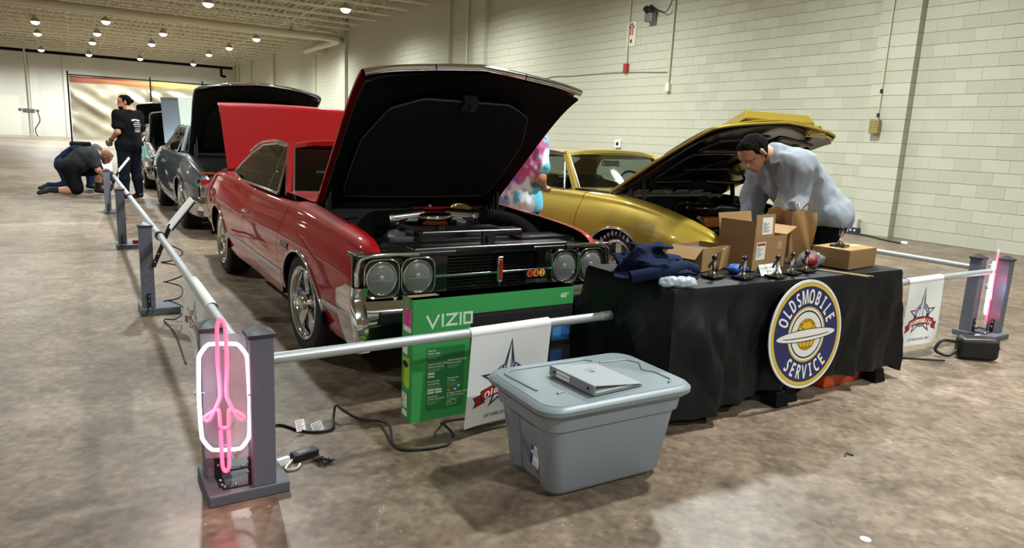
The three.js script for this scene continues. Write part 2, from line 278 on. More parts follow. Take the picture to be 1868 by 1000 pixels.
  obj('conduit', rod([0, 0, 0], [0, 6.4, 0], 0.06), pm, q); obj('outlet', M([rb(0.7, 0.3, 0.25, 0.04, [0, 1.85, 0]), cyl(0.1, 0.1, 0.2, [-0.5, 1.9, 0], [0, 0, 1.57]), cyl(0.1, 0.1, 0.2, [0.5, 1.9, 0], [0, 0, 1.57])]), C.dullsteel, q); obj('cable', tube([[0.5, 1.8, 0], [0.6, 1.2, 0.1], [0.3, 0.6, 0.1], [0.4, 0.1, 0.2]], 0.035, 30, 6), C.black, q);
  const s = thing('wall_sprinkler', 'thin conduit with a reel on the far wall above the banner', 'conduit', [2.5, 0, FARZ + 0.2]);
  obj('pipe', rod([0, 3.9, 0], [0, 6.6, 0], 0.035), pm, s); obj('reel', tor(0.16, 0.06, [0, 3.9, 0.05]), mat(0xb9b3a2, 0.6), s);
}
// ---------- high-bay lamps: those seen in the frame and the nearer ones of the same rows overhead ----------
{
  const glow = new THREE.MeshStandardMaterial({ color: 0xffffff, emissive: LAMP_COLOR, emissiveIntensity: 9, roughness: 0.5 }), hous = mat(0xa9a598, 0.5, 0.3);
  const lens = lathe([[0.001, -0.13], [0.09, -0.115], [0.16, -0.07], [0.2, 0], [0.001, 0.01]], 24), body = M([cyl(0.1, 0.24, 0.2, [0, 0.12, 0], [0, 0, 0], 24), cyl(0.07, 0.07, 0.12, [0, 0.28, 0])]), hang = rod([0, 0.3, 0], [0, 0.975, 0], 0.012);
  const rows = [
    [5.0, -31.6, 'high-bay lamp at the top edge nearest the camera'], [9.6, -28.4, 'high-bay lamp highest over the block wall, right of all the others'], [-1.2, -44.7, 'upper of the three lamps in the leftmost row'], [1.8, -41.3, 'topmost lamp of the row over the hanging banner'],
    [-1.3, -50.8, 'middle one of the three lamps in the leftmost row'], [1.6, -47.4, 'second lamp down in the row over the banner'], [4.6, -43.9, 'upper lamp of the row over the standing man'], [-1.46, -62.5, 'lowest lamp of the leftmost row'], [1.5, -53.0, 'third lamp down in the row over the banner'],
    [4.6, -50.3, 'second lamp of the row over the standing man'], [1.5, -63, 'lowest lamp of the row over the banner, beside the dark pipe'], [4.87, -62.5, 'third lamp of the row over the standing man'], [8.7, -63, 'lowest and farthest lamp near the hall corner'], [9.0, -41.6, 'left one of two neighbouring lamps by the thick pipe'], [9.8, -37.4, 'right one of two neighbouring lamps by the thick pipe'],
    [8.7, -47.8, 'lamp above the hall corner, second of its diagonal row'], [8.4, -53.5, 'lamp above the hall corner, third of its diagonal row'],
    [5.3, -2.4, 'lamp overhead above the table, out of frame'], [8.6, -6.8, 'lamp overhead beside the right wall, out of frame'], [1.6, -10.2, 'lamp overhead between the red and silver cars, out of frame'], [5.0, -14.2, 'lamp overhead behind the gold car, out of frame'], [-1.3, -19.8, 'lamp overhead left of the fence, out of frame'],
    [9.6, -20.5, 'lamp overhead by the wall behind the gold car, out of frame'], [1.6, -25.8, 'lamp overhead above the farther cars, out of frame'], [-4.0, -9.4, 'lamp overhead over the open floor at left, out of frame'], [-4.5, 5.5, 'lamp overhead behind the camera on the left, out of frame'], [4.0, 3.6, 'lamp overhead behind the camera on the right, out of frame'], [-6.5, -33, 'lamp overhead over the far left floor, out of frame'], [-6.6, -63, 'lamp by the far wall left of the column, out of frame'], [8.9, -13.6, 'lamp overhead by the wall above the fire alarm, out of frame']];
  for (const [x, z, label] of rows) {
    const o = thing('high_bay_lamp', label, 'ceiling lamp', [x, 6.2, z], 0, 'high-bay lamps under the roof');
    obj('housing', body, hous, o); obj('lens', lens, glow, o); obj('hanger', hang, C.dullsteel, o);
    const s = new THREE.SpotLight(LAMP_COLOR, LAMP, 0, 1.46, 0.85, 2); s.position.set(0, -0.16, 0); s.target.position.set(0, -3, 0); s.castShadow = true; s.shadow.radius = 8; o.add(s, s.target);
  }
}
// ---------- cars ----------
function curve(tab) {           // smooth interpolation of rows [z, a, b, ...] sorted by falling z
  const n = tab.length, m = tab[0].length - 1;
  return z => {
    let i = 0; while (i < n - 2 && z < tab[i + 1][0]) i++;
    const a = tab[i], b = tab[i + 1], t = clamp((a[0] - z) / (a[0] - b[0]), 0, 1), p = tab[Math.max(0, i - 1)], q = tab[Math.min(n - 1, i + 2)], out = [];
    for (let k = 1; k <= m; k++) {
      const d = (b[k] - a[k]), hh = a[0] - b[0];
      let s0 = i > 0 ? (b[k] - p[k]) / (p[0] - b[0]) * hh : d, s1 = i < n - 2 ? (q[k] - a[k]) / (a[0] - q[0]) * hh : d;
      if (s0 * d < 0) s0 = 0; if (s1 * d < 0) s1 = 0; s0 = clamp(s0, -3 * Math.abs(d), 3 * Math.abs(d)); s1 = clamp(s1, -3 * Math.abs(d), 3 * Math.abs(d));
      const t2 = t * t, t3 = t2 * t; out.push((2 * t3 - 3 * t2 + 1) * a[k] + (t3 - 2 * t2 + t) * s0 + (-2 * t3 + 3 * t2) * b[k] + (t3 - t2) * s1);
    }
    return out;
  };
}
const tireGeo = (() => {        // axis along x, outer side at -x
  const R = 0.335, prof = [[0.2, -0.1], [0.235, -0.115], [0.29, -0.122], [0.318, -0.112], [R, -0.09], [R, 0.09], [0.318, 0.112], [0.26, 0.12], [0.2, 0.1]];
  const parts = [lathe(prof, 48, [0, 0, 0], [0, 0, -Math.PI / 2])];
  return M(parts.map(g => toCreasedNormals(g, 0.6)));
})();
const treadGeo = (() => { const L = []; for (let k = 0; k < 60; k++) for (const s of [-1, 0, 1]) { const a = (k + (s === 0 ? 0.5 : 0)) / 60 * 6.2832; L.push(T(new THREE.BoxGeometry(s === 0 ? 0.05 : 0.048, 0.012, 0.024), [s * 0.06, Math.cos(a) * 0.336, Math.sin(a) * 0.336], [a, s * 0.5, 0])); } return M(L); })();
const rimGeo = M([lathe([[0.225, -0.112], [0.236, -0.118], [0.228, -0.124], [0.205, -0.108], [0.19, -0.06], [0.185, 0.09]], 40, [0, 0, 0], [0, 0, -Math.PI / 2]), tor(0.232, 0.008, [-0.117, 0, 0], [0, Math.PI / 2, 0], 40)]);
const spokeGeo = k => { const a = k / 5 * 6.2832, c = Math.cos(a), s = Math.sin(a), L = []; L.push(bar([-0.07, c * 0.05, s * 0.05], [-0.085, c * 0.2, s * 0.2], 0.075, 0.028, [1, 0, 0])); return toCreasedNormals(M(L), 0.4); };
const hubGeo = M([cyl(0.075, 0.075, 0.05, [-0.085, 0, 0], [0, 0, Math.PI / 2], 24), sph(0.045, [-0.112, 0, 0], [0.6, 1, 1])]);
const discGeo = cyl(0.185, 0.185, 0.02, [-0.02, 0, 0], [0, 0, Math.PI / 2], 24);
const carGlass = phys(0x5f6c68, 0.02, 0, { transmission: 1, thickness: 0, ior: 1.5 });
let font = null;
async function addFonts() { font = await new FontLoader().loadAsync('fonts/droid/droid_sans_bold.typeface.json'); }
await addFonts();
function lettersOnArc(str, R, size, a0, step, x) { const L = []; [...str].forEach((ch, i) => { const g = new TextGeometry(ch, { font, size, depth: 0.002, curveSegments: 3 }); g.computeBoundingBox(); g.translate(-g.boundingBox.max.x / 2, 0, 0); const a = a0 - i * step; g.rotateZ(a - Math.PI / 2); g.translate(Math.cos(a) * R, Math.sin(a) * R, 0); g.rotateY(-Math.PI / 2); g.translate(x, 0, 0); L.push(g); }); return M(L); }
function wheel(car, x, z, side, rimMat, turn = 0, lettered) {
  const w = new THREE.Group(); w.name = 'wheel'; w.position.set(x, 0.335, z); w.rotation.y = (side < 0 ? 0 : Math.PI) + turn; car.add(w);
  obj('tire', tireGeo, C.rubber, w); obj('tread', treadGeo, C.rubber, w); obj('rim', rimGeo, rimMat, w); obj('brake', discGeo, C.dullsteel, w);
  for (let k = 0; k < 5; k++) obj('spoke', spokeGeo(k), rimMat, w); obj('hub_cap', hubGeo, C.chrome, w);
  if (lettered) obj('lettering', lettersOnArc('BFGoodrich', 0.275, 0.042, 2.75, 0.19, -0.126), C.white, w);
}
const lensMat = phys(0xf2f5f3, 0.1, 0, { transmission: 0.85, thickness: 0, bumpMap: grain, bumpScale: 0.004 });
function headlamp(car, x, y, z, r = 0.088) {
  const h = new THREE.Group(); h.name = 'headlight'; h.position.set(x, y, z); car.add(h);
  obj('rim', tor(r, 0.007, [0, 0, 0.005]), C.chrome, h);
  obj('reflector', lathe([[0.01, -0.05], [r * 0.6, -0.035], [r, 0]], 28, [0, 0, 0], [Math.PI / 2, 0, 0]), mat(0xf4f5f4, 0.3, 0.3), h);
  obj('lens', lathe([[0.001, 0.026], [r * 0.5, 0.022], [r * 0.85, 0.012], [r, 0]], 28, [0, 0, 0], [Math.PI / 2, 0, 0]), lensMat, h);
  obj('bulb_shield', M([sph(r * 0.2, [0, 0, 0.004], [1, 1, 0.5], 12), bx(r * 1.5, 0.004, 0.004, [0, -r * 0.1, 0.012])]), C.dullsteel, h);
}
// A closed coupe from a table of stations: [z, half width, shoulder y, inner top x, inner top y]
function makeCar(name, label, pos, P) {
  const car = thing(name, label, 'car', pos), S = curve(P.st), pm = P.paint, arch = P.arch, sill = P.sill;
  const low = z => { let y = sill(z); for (const [zc, a, b, yc] of arch) { const t = (z - zc) / a; if (Math.abs(t) < 1) y = Math.max(y, yc + b * Math.sqrt(1 - t * t) - (yc - sill(z)) * Math.pow(Math.abs(t), 16)); } return y; };
  const pt = (s, z, v) => {     // v 0..0.7 side, 0.7..1 top
    const [w, sh, xt, yt] = S(z), yb = P.crease(z), tum = P.tumble; let x, y;
    const xs = yy => yy < yb ? w - 0.06 * Math.pow((yb - yy) / 0.33, 2) : w - tum * Math.pow((yy - yb) / Math.max(0.05, sh - yb), 2.2);
    if (v < 0.7) { const l = Math.min(low(z), sh - 0.04); y = lerp(l, sh, v / 0.7); x = xs(y); }
    else { const t = (v - 0.7) / 0.3, x0 = xs(sh), cx = x0 - 0.012, cyy = Math.max(yt, sh + 0.01); x = (1 - t) * (1 - t) * x0 + 2 * t * (1 - t) * cx + t * t * xt; y = (1 - t) * (1 - t) * sh + 2 * t * (1 - t) * cyy + t * t * yt; }
    return [s * x, y, z];
  };
  const panel = (nm, s, z0, z1, m = pm) => {
    const zs = []; const n = Math.max(4, Math.round((z0 - z1) / 0.05)); for (let i = 0; i <= n; i++) zs.push(lerp(z0, z1, i / n));
    for (const [zc, a] of arch) for (const e of [0.9, 0.95, 0.975, 0.99, 1, 1.006]) for (const q of [-1, 1]) { const z = zc + q * a * e; if (z < z0 - 0.004 && z > z1 + 0.004) zs.push(z); }
    zs.sort((a, b) => b - a); const zz = zs.filter((z, i) => !i || zs[i - 1] - z > 0.002), nu = zz.length - 1;
    return obj(nm, grid(nu, 34, (u, v) => pt(s, zz[Math.round(u * nu)], Math.pow(v, 0.85)), s > 0), m, car);
  };
  const g = 0.004;
  for (const s of [-1, 1]) {
    panel('front_fender', s, P.front, P.door[0] + g);
    const d = panel('door', s, P.door[0] - g, P.door[1] + g);
    const q = pt(s, P.door[1] + 0.12, 0.6); obj('door_handle', M([rb(0.03, 0.025, 0.15, 0.01, [q[0] + s * 0.018, q[1], q[2]]), sph(0.018, [q[0] + s * 0.015, q[1] - 0.01, q[2] - 0.09])]), C.chrome, d);
    panel('rear_quarter', s, P.door[1] - g, P.rear);
    for (const [zc, a, b, yc] of arch) {
      const pts = []; for (let i = 0; i <= 28; i++) { const t = Math.PI * i / 28, z = zc + Math.cos(t) * (a + 0.008), y = yc + Math.sin(t) * (b + 0.008) - (i === 0 || i === 28 ? (yc - P.mould) : 0); const [w, sh] = S(z), yb = P.crease(z); const x = y < yb ? w - 0.06 * Math.pow((yb - y) / 0.33, 2) : w - P.tumble * Math.pow((y - yb) / Math.max(0.05, sh - yb), 2.2); pts.push([s * (x + 0.004), y, z]); }
      if (P.trim) obj('arch_trim', tube(pts, 0.011, 60, 6), C.chrome, car);
      obj('wheel_well', grid(18, 2, (u, v) => { const t = Math.PI * u; return [s * (S(zc)[0] - 0.02 - v * 0.34), yc + Math.sin(t) * (b + 0.02), zc + Math.cos(t) * (a + 0.03)]; }), C.matte, car);
    }
    if (P.trim) for (const [za, zb] of P.mouldRuns) obj('side_moulding', grid(Math.ceil((za - zb) / 0.06), 3, (u, v) => { const z = lerp(za, zb, u), y = P.mould - 0.02 + v * 0.045, [w] = S(z), yb = P.crease(z); return [s * (w - 0.06 * Math.pow(Math.max(0, yb - y) / 0.33, 2) + 0.003 + 0.007 * Math.sin(Math.PI * v)), y, z]; }, s > 0), C.alu, car);
    wheel(car, s * P.track, 0, s, P.rim, P.turn || 0, P.lettered); wheel(car, s * (P.track - 0.01), -P.wb, s, P.rim, 0, P.lettered);
  }
  // underbody, axles
  obj('underbody', M([bx(1.36, 0.1, P.front - P.rear - 0.5, [0, 0.27, (P.front + P.rear) / 2 - 0.05]), bx(1.5, 0.06, P.wb - 0.95, [0, 0.25, -P.wb / 2])]), C.matte, car);
  // greenhouse
  const G = P.gh, [Ab, At, Ct, Cb] = [G.ab, G.at, G.ct, G.cb];      // each [x,y,z]: A-pillar base/top, C-pillar top/base
  const ry = G.roofY;
  obj('roof', shell(24, 20, (u, v) => { const s = u * 2 - 1, z = lerp(At[2] + 0.03 + 0.085 * (1 - s * s), Ct[2], v), hw = lerp(At[0], Ct[0], v) + 0.02, ye = lerp(At[1], Ct[1], v), bow = Math.sin(Math.PI * clamp(v * 0.9 + 0.1, 0, 1)); return [s * hw, ye + (ry - Math.max(At[1], Ct[1])) * (0.55 + 0.45 * bow) * (1 - Math.pow(Math.abs(s), 3)), z]; }, 0.03), P.roofPaint || pm, car);
  const gl = P.glass || carGlass;
  obj('windshield', grid(14, 8, (u, v) => { const s = u * 2 - 1, hw = lerp(Ab[0] - 0.02, At[0] - 0.015, v), bow = 0.14 * (1 - s * s) * (1 - v * 0.35); return [s * hw, lerp(Ab[1] + 0.01, At[1], v), lerp(Ab[2], At[2], v) + bow]; }), gl, car);
  obj('windshield_trim', M([tube([[-Ab[0] + 0.02, Ab[1], Ab[2] + 0.01], [-Ab[0] * 0.55, Ab[1], Ab[2] + 0.105], [0, Ab[1], Ab[2] + 0.145], [Ab[0] * 0.55, Ab[1], Ab[2] + 0.105], [Ab[0] - 0.02, Ab[1], Ab[2] + 0.01]], 0.013, 40, 6), tube([[-At[0], At[1], At[2]], [-At[0] * 0.5, At[1] + 0.012, At[2] + 0.07], [0, At[1] + 0.014, At[2] + 0.095], [At[0] * 0.5, At[1] + 0.012, At[2] + 0.07], [At[0], At[1], At[2]]], 0.013, 40, 6)]), C.chrome, car);
  for (const s of [-1, 1]) {
    obj('windshield_pillar', toCreasedNormals(bar([s * Ab[0], Ab[1] - 0.02, Ab[2]], [s * (At[0] + 0.008), At[1] + 0.01, At[2]], 0.055, 0.05, [0, 0, 1]), 0.5), pm, car);
    obj('pillar_trim', rod([s * (Ab[0] - 0.025), Ab[1], Ab[2] + 0.022], [s * (At[0] - 0.01), At[1], At[2] + 0.025], 0.01), C.chrome, car);
    const win = G.win.map(([z, y]) => { const t = clamp((y - Ab[1]) / (At[1] - Ab[1]), 0, 1.05); return [s * (lerp(G.beltX, At[0] + 0.015, t)), y, z]; });
    const gp = []; for (let i = 1; i + 1 < win.length; i++) gp.push(...win[0], ...win[i], ...win[i + 1]);
    const wg = new THREE.BufferGeometry(); wg.setAttribute('position', new THREE.Float32BufferAttribute(gp, 3)); wg.computeVertexNormals();
    if (!P.open) obj('side_window', wg, gl, car);
    if (G.vent) obj('window_post', rod(win[0].map((c, k) => lerp(c, win[1][k], 0) + (k === 2 ? -G.vent : 0)), [s * (At[0] + 0.012), At[1], At[2] - 0.1], 0.008), C.chrome, car);
    obj('window_trim', tube([...win, win[0]], 0.011, 90, 6, false, 0.05), C.chrome, car);
    // C-pillar and sail panel down to the quarter
    const wr = win.slice(G.ri, G.ri + 3);     // rear edge of the window, top to bottom
    obj('roof_pillar', grid(6, 10, (u, v) => { const k = v * (wr.length - 1), i = Math.min(wr.length - 2, Math.floor(k)), a = wr[i].map((c, j) => lerp(c, wr[i + 1][j], k - i)); const b = [s * lerp(Ct[0] + 0.015, Cb[0], v), lerp(Ct[1] + 0.012, Cb[1], v), lerp(Ct[2], Cb[2], Math.pow(v, 0.9))]; return [lerp(a[0], b[0], u) + s * 0.015 * Math.sin(Math.PI * u), lerp(a[1], b[1], u) + 0.02 * Math.sin(Math.PI * u) * (1 - v), lerp(a[2], b[2], u)]; }, s > 0), P.roofPaint || pm, car);
    obj('roof_rail', tube([[s * (At[0] + 0.022), At[1] + 0.006, At[2] + 0.02], ...win.slice(1, G.ri + 1).map(p => [p[0] + s * 0.012, p[1] + 0.022, p[2]])], 0.012, 50, 6), G.railMat || C.chrome, car);
  }
  obj('rear_window', grid(10, 6, (u, v) => { const s = u * 2 - 1; return [s * lerp(Ct[0] - 0.01, Cb[0] - 0.06, v), lerp(Ct[1], Cb[1], v), lerp(Ct[2], Cb[2] + 0.05, v) - 0.06 * (1 - s * s)]; }), gl, car);
  // cabin
  const im = P.interior || mat(0x1a1a1c, 0.7);
  const fl = 0.3; obj('cabin_floor', M([bx(1.5, 0.04, 2.4, [0, fl, (Ab[2] + Cb[2]) / 2]), bx(1.46, 0.42, 0.06, [0, 0.5, Cb[2] + 0.45])]), C.matte, car);
  obj('dashboard', rb(1.4, 0.2, 0.32, 0.06, [0, Ab[1] - 0.1, Ab[2] - 0.12]), im, car);
  for (const s of [-1, 1]) { obj('front_seat', M([rb(0.56, 0.2, 0.5, 0.06, [s * 0.34, 0.48, Ab[2] - 0.95]), rb(0.56, 0.56, 0.14, 0.06, [s * 0.34, 0.76, Ab[2] - 1.25], [-0.2, 0, 0])]), im, car); }
  obj('rear_seat', M([rb(1.2, 0.2, 0.5, 0.06, [0, 0.48, Ab[2] - 1.85]), rb(1.25, 0.5, 0.14, 0.06, [0, 0.74, Ab[2] - 2.1], [-0.3, 0, 0])]), im, car);
  obj('steering_wheel', M([tor(0.19, 0.013, [0.36, Ab[1] - 0.02, Ab[2] - 0.42], [-0.35, 0, 0]), rod([0.36, Ab[1] - 0.02, Ab[2] - 0.42], [0.36, Ab[1] - 0.12, Ab[2] - 0.2], 0.03), bx(0.36, 0.02, 0.02, [0.36, Ab[1] - 0.02, Ab[2] - 0.42], [-0.35, 0, 0])]), C.black, car);
  obj('rear_view_mirror', rb(0.24, 0.06, 0.03, 0.012, [0, At[1] - 0.09, At[2] + 0.02]), C.chrome, car);
  // cowl below the windshield
  obj('cowl', grid(20, 4, (u, v) => { const s = u * 2 - 1, hw = lerp(P.hoodX, Ab[0] + 0.02, v), z = lerp(P.hinge[1], Ab[2] - 0.02 + 0.145 * (1 - s * s), v); return [s * hw, lerp(P.hinge[0] + 0.012, Ab[1] + 0.005, v) + 0.01 * (1 - s * s), z]; }), pm, car);
  obj('cowl_grille', M(Array.from({ length: 44 }, (_, i) => bx(0.012, 0.004, 0.07, [-0.56 + i * 0.026, P.hinge[0] + 0.022, P.hinge[1] - 0.08]))), C.gloss, car);
  // tail
  const [wt2, sht] = S(P.rear); obj('tail_panel', M([bx(wt2 * 1.9, sht - 0.5, 0.04, [0, (sht + 0.5) / 2 - 0.02, P.rear + 0.03])]), pm, car);
  obj('rear_bumper', M([rb(wt2 * 2, 0.18, 0.1, 0.04, [0, 0.5, P.rear - 0.02]), ...[-1, 1].map(s => rb(0.05, 0.16, 0.3, 0.02, [s * (wt2 - 0.005), 0.5, P.rear + 0.1], [0, -s * 0.2, 0]))]), C.chrome, car);
  obj('boot_floor', M([bx(1.4, 0.03, Cb[2] - P.rear - 0.1, [0, 0.55, (Cb[2] + P.rear) / 2]), bx(1.4, 0.45, 0.03, [0, 0.72, Cb[2] - 0.12])]), C.matte, car);
  obj('parcel_shelf', bx(1.3, 0.02, 0.5, [0, Cb[1] - 0.05, Cb[2] + 0.1]), im, car);
  if (P.lid) { // boot lid swung up on its front edge
    const [hy, hz, len, ang, hw, stripe] = P.lid, lid = new THREE.Group(); lid.name = 'boot_lid'; lid.position.set(0, hy, hz); lid.rotation.x = ang; car.add(lid);
    const f = (o, a, b) => (u, v) => { const s = lerp(a, b, u); return [s * hw * lerp(1, 0.98, v), 0.03 * (1 - s * s) + o - (v > 0.93 ? (v - 0.93) * 0.9 : 0), -v * len]; };
    obj('lid_skin', shell(20, 24, f(0, -1, 1), 0.025), pm, lid); if (stripe) obj('stripe', shell(8, 24, f(0.004, -0.62, -0.05), 0.003), stripe, lid);
    for (const s of [-1, 1]) obj('lid_hinge', tube([[s * 0.55, -0.02, -0.2], [s * 0.55, -0.12, -0.05], [s * 0.55, -0.22, 0.08]], 0.014, 20, 6), C.black, lid);
  } else obj('boot_lid', shell(16, 12, (u, v) => { const s = u * 2 - 1; return [s * (S(Cb[2])[2] + 0.02), lerp(Cb[1] - 0.01, sht + 0.02, v) + 0.025 * (1 - s * s), lerp(Cb[2], P.rear + 0.01, v)]; }, 0.02), pm, car);
  return { car, S, pt };
}
// engine bay walls between firewall and radiator support
function bay(car, S, hx, zf, zc, yTop) {
  obj('firewall', M([bx(hx * 2, 0.5, 0.03, [0, yTop - 0.28, zc - 0.02])]), mat(0x2c2c2e, 0.6), car);
  for (const s of [-1, 1]) obj('inner_fender', M([grid(10, 8, (u, v) => { const z = lerp(zf, zc, u), q = S(z); return [s * (q[2] - 0.003 - 0.14 * v), q[3] - 0.006 - 0.3 * v, z]; }), grid(10, 4, (u, v) => { const z = lerp(zf, zc, u), q = S(z); return [s * (q[2] - 0.143 - 0.2 * v), q[3] - 0.306 - 0.2 * v, z]; })]), C.gloss, car);
  obj('bay_floor', bx(hx * 2 - 0.4, 0.02, zf - zc, [0, 0.36, (zf + zc) / 2]), C.matte, car);
}
function engine(car, y, z, hoses = true) {
  const e = new THREE.Group(); e.name = 'engine'; e.position.set(0, y, z); car.add(e);
  obj('block', M([rb(0.42, 0.26, 0.6, 0.03, [0, -0.18, -0.05]), rb(0.16, 0.1, 0.56, 0.02, [-0.26, -0.02, -0.05], [0, 0, 0.6]), rb(0.16, 0.1, 0.56, 0.02, [0.26, -0.02, -0.05], [0, 0, -0.6])]), C.gloss, e);
  for (const s of [-1, 1]) obj('valve_cover', rb(0.17, 0.09, 0.58, 0.03, [s * 0.29, 0.03, -0.05], [0, 0, -s * 0.6], 3), hoses ? C.black : C.chrome, e);
  obj('intake', rb(0.26, 0.1, 0.5, 0.03, [0, 0.02, -0.05]), mat(0xb06a2c, 0.5, 0.4), e);
  for (const [x, py, r] of [[-0.22, -0.1, 0.09], [0.12, -0.12, 0.1], [0.3, -0.06, 0.075]]) obj('pulley', M([cyl(r, r, 0.05, [x, py, 0.32], [Math.PI / 2, 0, 0], 24), cyl(r * 0.4, r * 0.4, 0.09, [x, py, 0.33], [Math.PI / 2, 0, 0], 16)]), C.steel, e);
  obj('alternator', M([cyl(0.085, 0.085, 0.16, [-0.36, 0.0, 0.26], [Math.PI / 2, 0, 0], 24), cyl(0.05, 0.05, 0.05, [-0.36, 0, 0.36], [Math.PI / 2, 0, 0])]), C.dullsteel, e);
  obj('plug_wires', M([-1, 1].flatMap(s => [0, 1, 2, 3].map(i => tube([[0.02 * s, 0.08, -0.34], [s * 0.14, 0.15, -0.3 + i * 0.1], [s * 0.32, 0.1, -0.28 + i * 0.14]], 0.007, 16, 5)))), C.black, e);
  return e;
}
// ----- red coupe -----
const redPaint = paint(0x9a0a12, 0.0, 0.5);
const RZ = -4.35, RX = 2.05;
{
  const { car, S, pt } = makeCar('red_coupe', 'red two-door coupe with its black-lined hood and its boot lid standing open', [RX, 0, RZ], {
    paint: redPaint, front: 0.94, rear: -3.98, door: [-0.52, -1.72], sill: z => 0.26 + 0.1 * smooth(-3.2, -4, z), crease: () => 0.62, tumble: 0.075,
    st: [[0.94, 0.885, 0.745, 0.74, 0.79], [0.86, 0.905, 0.79, 0.735, 0.845], [0.6, 0.925, 0.83, 0.73, 0.885], [0.2, 0.935, 0.845, 0.725, 0.91], [-0.42, 0.94, 0.85, 0.72, 0.94], [-0.56, 0.94, 0.85, 0.78, 0.925], [-1.2, 0.94, 0.835, 0.8, 0.92], [-1.75, 0.935, 0.835, 0.8, 0.925], [-2.3, 0.945, 0.88, 0.79, 0.965], [-2.9, 0.95, 0.9, 0.72, 0.985], [-3.4, 0.93, 0.9, 0.7, 0.975], [-3.8, 0.89, 0.87, 0.7, 0.93], [-3.98, 0.85, 0.83, 0.68, 0.88]],
    arch: [[0, 0.43, 0.36, 0.3], [-2.86, 0.42, 0.34, 0.32]], mould: 0.44, mouldRuns: [[0.92, 0.44], [-0.44, -2.43], [-3.29, -3.85]], trim: true, track: 0.79, wb: 2.86, rim: C.chrome, turn: 0.06,
    gh: { ab: [0.75, 0.965, -0.86], at: [0.62, 1.3, -1.24], ct: [0.57, 1.22, -2.62], cb: [0.66, 0.99, -3.12], roofY: 1.372, beltX: 0.81, vent: 0.32, ri: 4, win: [[-0.96, 0.945], [-1.22, 1.28], [-1.65, 1.3], [-2.1, 1.275], [-2.36, 1.19], [-2.54, 1.1], [-2.68, 1.0], [-2.3, 0.955]] },
    hinge: [0.935, -0.34], hoodX: 0.73, lid: [1.0, -3.16, 0.86, 0.95, 0.77],
  }); car.scale.x = 0.95;
  // hood, hinged at the cowl; local -v runs to the front edge
  const hood = new THREE.Group(); hood.name = 'hood'; hood.position.set(0, 0.945, -0.32); hood.rotation.x = -41.5 * RAD; car.add(hood);
  const HL = 1.38, hw = v => 0.715 + 0.045 * v, tip = s => 0.06 * (1 - Math.abs(s)), yy = (s, v) => 0.045 * (1 - s * s) * (0.6 + 0.4 * v) - 0.05 * Math.pow(v, 8) - 0.02 * Math.pow(Math.abs(s), 8);
  obj('hood_skin', shell(30, 24, (u, v) => { const s = u * 2 - 1; return [s * hw(v), yy(s, v), v * (HL - 0.1 + tip(s))]; }, 0.012), redPaint, hood);
  obj('hood_frame', shell(30, 24, (u, v) => { const s = (u * 2 - 1); return [s * hw(v) * 0.975, yy(s, v) - 0.035 - 0.02 * Math.pow(Math.abs(s), 4), 0.02 + v * (HL - 0.145 + tip(s))]; }, 0.015), fabric(0x0c0c0e, { roughness: 0.6 }), hood);
  const pad = []; const outl = [[-0.56, 0.16], [0.56, 0.16], [0.6, 0.72], [0.5, 1.0], [0.3, 1.1], [-0.3, 1.1], [-0.5, 1.0], [-0.6, 0.72]];
  obj('insulation_pad', T(ext(outl, 0.014, 0.005), [0, -0.048, 0], [Math.PI / 2, 0, 0]), fabric(0x19191c, { bumpMap: grain, bumpScale: 0.004 }), hood);
  obj('pad_edge', tube(outl.map(([x, z]) => [x, -0.062, z]), 0.006, 120, 5, true, 0.1), mat(0x3a3a3d, 0.6), hood);
  const lip = a => (u => { const s = lerp(a[0], a[1], u); return [s * hw(1) , yy(s, 1) - 0.02, HL - 0.1 + tip(s) + 0.006]; });
  for (const a of [[-1, -0.42], [-0.41, 0.41], [0.42, 1]]) { const L = lip(a), pts = []; for (let i = 0; i <= 10; i++) pts.push(L(i / 10)); obj('front_trim', tube(pts, 0.021, 24, 8), C.chrome, hood); }
  obj('striker', M([bx(0.1, 0.05, 0.08, [0, -0.07, 1.1]), rod([0, -0.07, 1.1], [0, -0.12, 1.1], 0.012)]), C.black, hood);
  for (const s of [-1, 1]) {
    obj('hinge_arm', M([bar([s * 0.67, -0.03, 0.2], [s * 0.69, -0.2, 0.03], 0.02, 0.045), bar([s * 0.67, -0.04, 0.05], [s * 0.69, -0.2, -0.02], 0.02, 0.03)]), C.black, hood);
    const sp = []; for (let i = 0; i <= 60; i++) { const a = i * 0.9; sp.push([s * (0.655 + 0.018 * Math.cos(a)), 0.76 + i * 0.0035, -0.3 + 0.018 * Math.sin(a)]); } obj('hinge_spring', tube(sp, 0.005, 240, 5), C.black, car);
    obj('hood_strut', rod([s * 0.66, 0.78, -0.16], [s * 0.66, 1.1, -0.18], 0.012), C.black, car);
  }
  bay(car, S, 0.71, 0.8, -0.32, 0.93);
  // radiator, core support and its top panel
  obj('core_support', M([bx(1.5, 0.035, 0.14, [0, 0.79, 0.7]), bx(1.44, 0.3, 0.03, [0, 0.62, 0.66]), bx(0.5, 0.02, 0.2, [-0.42, 0.815, 0.66]), bx(0.4, 0.02, 0.2, [0.5, 0.815, 0.66])]), C.gloss, car);
  obj('radiator', M([rb(0.74, 0.4, 0.07, 0.02, [0.02, 0.62, 0.6]), rb(0.76, 0.06, 0.12, 0.02, [0.02, 0.835, 0.58]), cyl(0.03, 0.03, 0.03, [-0.2, 0.87, 0.58])]), C.gloss, car);
  obj('fan_shroud', M([rb(0.72, 0.05, 0.3, 0.02, [0.02, 0.82, 0.4])]), C.black, car);
